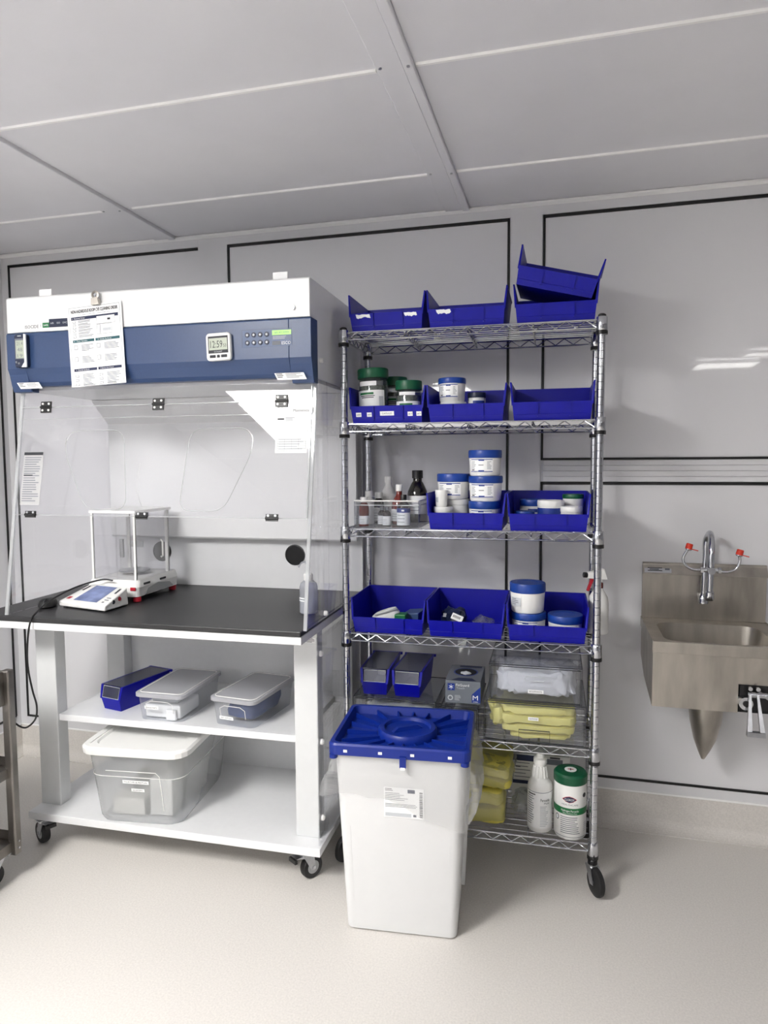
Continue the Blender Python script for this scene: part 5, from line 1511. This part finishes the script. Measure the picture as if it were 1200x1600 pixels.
# densify straight runs so that the hem can ripple
dense = []
for i in range(NN):
    a, b = Vector(top[i]), Vector(top[(i + 1) % NN])
    k = max(1, int((b - a).length / .012))
    for j in range(k): dense.append(a + (b - a) * (j / k))
cen = Vector((0, .125, 0))
rows = []
NR = 24
for j in range(NR):
    f_ = j / (NR - 1)
    row = []
    for i, p in enumerate(dense):
        # hem lower at right, higher at left and front left
        hem = .47 - .10 * max(0, min(1, (p.x + .05) / .26)) - .025 * noise.noise(Vector((p.x * 9, p.y * 9, 5)))
        z = .603 + (hem - .603) * f_
        d = (p - cen); d.z = 0; d.normalize()
        shrink = (.603 - z) * .052
        puff = .004 + .013 * f_ * (0.55 + noise.noise(Vector((p.x * 16, p.y * 16, f_ * 2.2)))) + .007 * noise.noise(Vector((p.x * 40, p.y * 40, f_ * 7)))
        if p.y < -.03 and abs(p.x) < .17: puff = .0062 + .0045 * noise.noise(Vector((p.x * 26 + f_ * 4, 1, f_ * 9))) + .0025 * noise.noise(Vector((p.x * 70, 3, f_ * 18)))
        if p.x > .17: puff += .042 * math.sin(math.pi * min(1, f_ * 1.1)) * (1 if p.y > -.02 else .4)
        if p.x < -.19 and p.y < .10: puff += .060 * max(0, f_ - .15)
        row.append(p - d * shrink + d * max(.0030, puff) + Vector((0, 0, z)))
    rows.append(row)
m = MB(); m.loft(rows, 'liner_film', caps=(False, False)); m.build('liner_bag', wst)
# label
m = MB(); f = lambda u, v: (u, -.036 * v / .60 - .0016, v); f2 = lambda u, v: (u, f(u, v)[1] - .0005, v)
LX, LZ = .012, .452
rect(m, LX - .060, LX + .066, LZ - .050, LZ + .050, 'paper', f)
rect(m, LX + .015, LX + .038, LZ + .034, LZ + .046, 'ink_navy', f2); rn = random.Random(95)
lines(m, rn, LX - .056, LX - .025, LZ + .036, LZ + .046, .005, .002, 'ink', f2); lines(m, rn, LX - .056, LX + .02, LZ + .006, LZ + .032, .0055, .0016, 'ink_grey', f2); lines(m, rn, LX - .056, LX + .045, LZ - .016, LZ - .004, .0045, .0016, 'ink_grey', f2)
rect(m, LX - .056, LX + .026, LZ - .046, LZ - .034, 'ink_light', f2); rect(m, LX + .032, LX + .042, LZ - .044, LZ - .036, 'ink_grey', f2)
zz = LZ - .044
while zz < LZ + .038:
    h_ = rn.choice((.0012, .002, .003)); rect(m, LX + .052, LX + .062, zz, zz + h_, 'ink', f2); zz += h_ + rn.choice((.0012, .0022))
m.build('label', body)
# lid
lid = None
m = MB()
L = [ring(.600, .214, -.046, .296, .022), ring(.604, .222, -.054, .304, .026), ring(.634, .222, -.054, .304, .026), ring(.640, .218, -.050, .300, .024), ring(.640, .206, -.038, .288, .02), ring(.612, .198, -.030, .280, .018)]
m.loft(L, 'waste_blue', caps=(True, True), smooth=False); lid = m.build('lid', wst)
DC = Vector((.006, .125, 0))
m = MB(); m.lathe([(.098, .612), (.098, .630), (.092, .638), (.078, .638), (.074, .628), (.040, .626), (.002, .626)], 'waste_blue', n=44, c=(DC.x, DC.y, 0)); m.build('inner_cap', lid)
m = MB(); m.hexa([(-.055, -.008, .626), (.055, -.008, .626), (.055, .008, .626), (-.055, .008, .626), (-.035, -.006, .640), (.035, -.006, .640), (.035, .006, .640), (-.035, .006, .640)], 'waste_blue'); m.build('grip_ridge', lid, (DC.x, DC.y, 0), (0, 0, R(32)))
for k in range(18):
    a = 2 * math.pi * (k + .5) / 18
    d = Vector((math.cos(a), math.sin(a), 0))
    tx = (.199 if d.x > 0 else .199) / max(1e-6, abs(d.x)); ty = (.155) / max(1e-6, abs(d.y))
    e = min(tx, ty)
    if e < .115: continue
    p0, p1 = DC + d * .100, DC + d * (e - .002)
    n_ = Vector((-d.y, d.x, 0)) * .0022
    m = MB(); m.hexa([p0 - n_ + Vector((0, 0, .611)), p1 - n_ + Vector((0, 0, .611)), p1 + n_ + Vector((0, 0, .611)), p0 + n_ + Vector((0, 0, .611)),
                      p0 - n_ + Vector((0, 0, .620)), p1 - n_ + Vector((0, 0, .630)), p1 + n_ + Vector((0, 0, .630)), p0 + n_ + Vector((0, 0, .620))], 'waste_blue')
    m.build('radial_rib', lid)
for x in (-.165, -.055, .045, .160):
    m = MB(); m.box(x - .006, x + .006, -.0556, -.0535, .614, .622, 'white_plastic'); m.build('latch_window', lid)
m = MB(); m.box(.006, .026, -.060, -.053, .578, .612, 'waste_blue'); m.box(.009, .023, -.0608, -.0595, .572, .580, 'white_plastic'); m.build('latch_tab', lid)
for x in (-.205, .205):
    m = MB(); m.lathe([(.013, 0), (.013, .012)], 'waste_blue', n=14); m.build('corner_lug', lid, (x, -.044, .592))
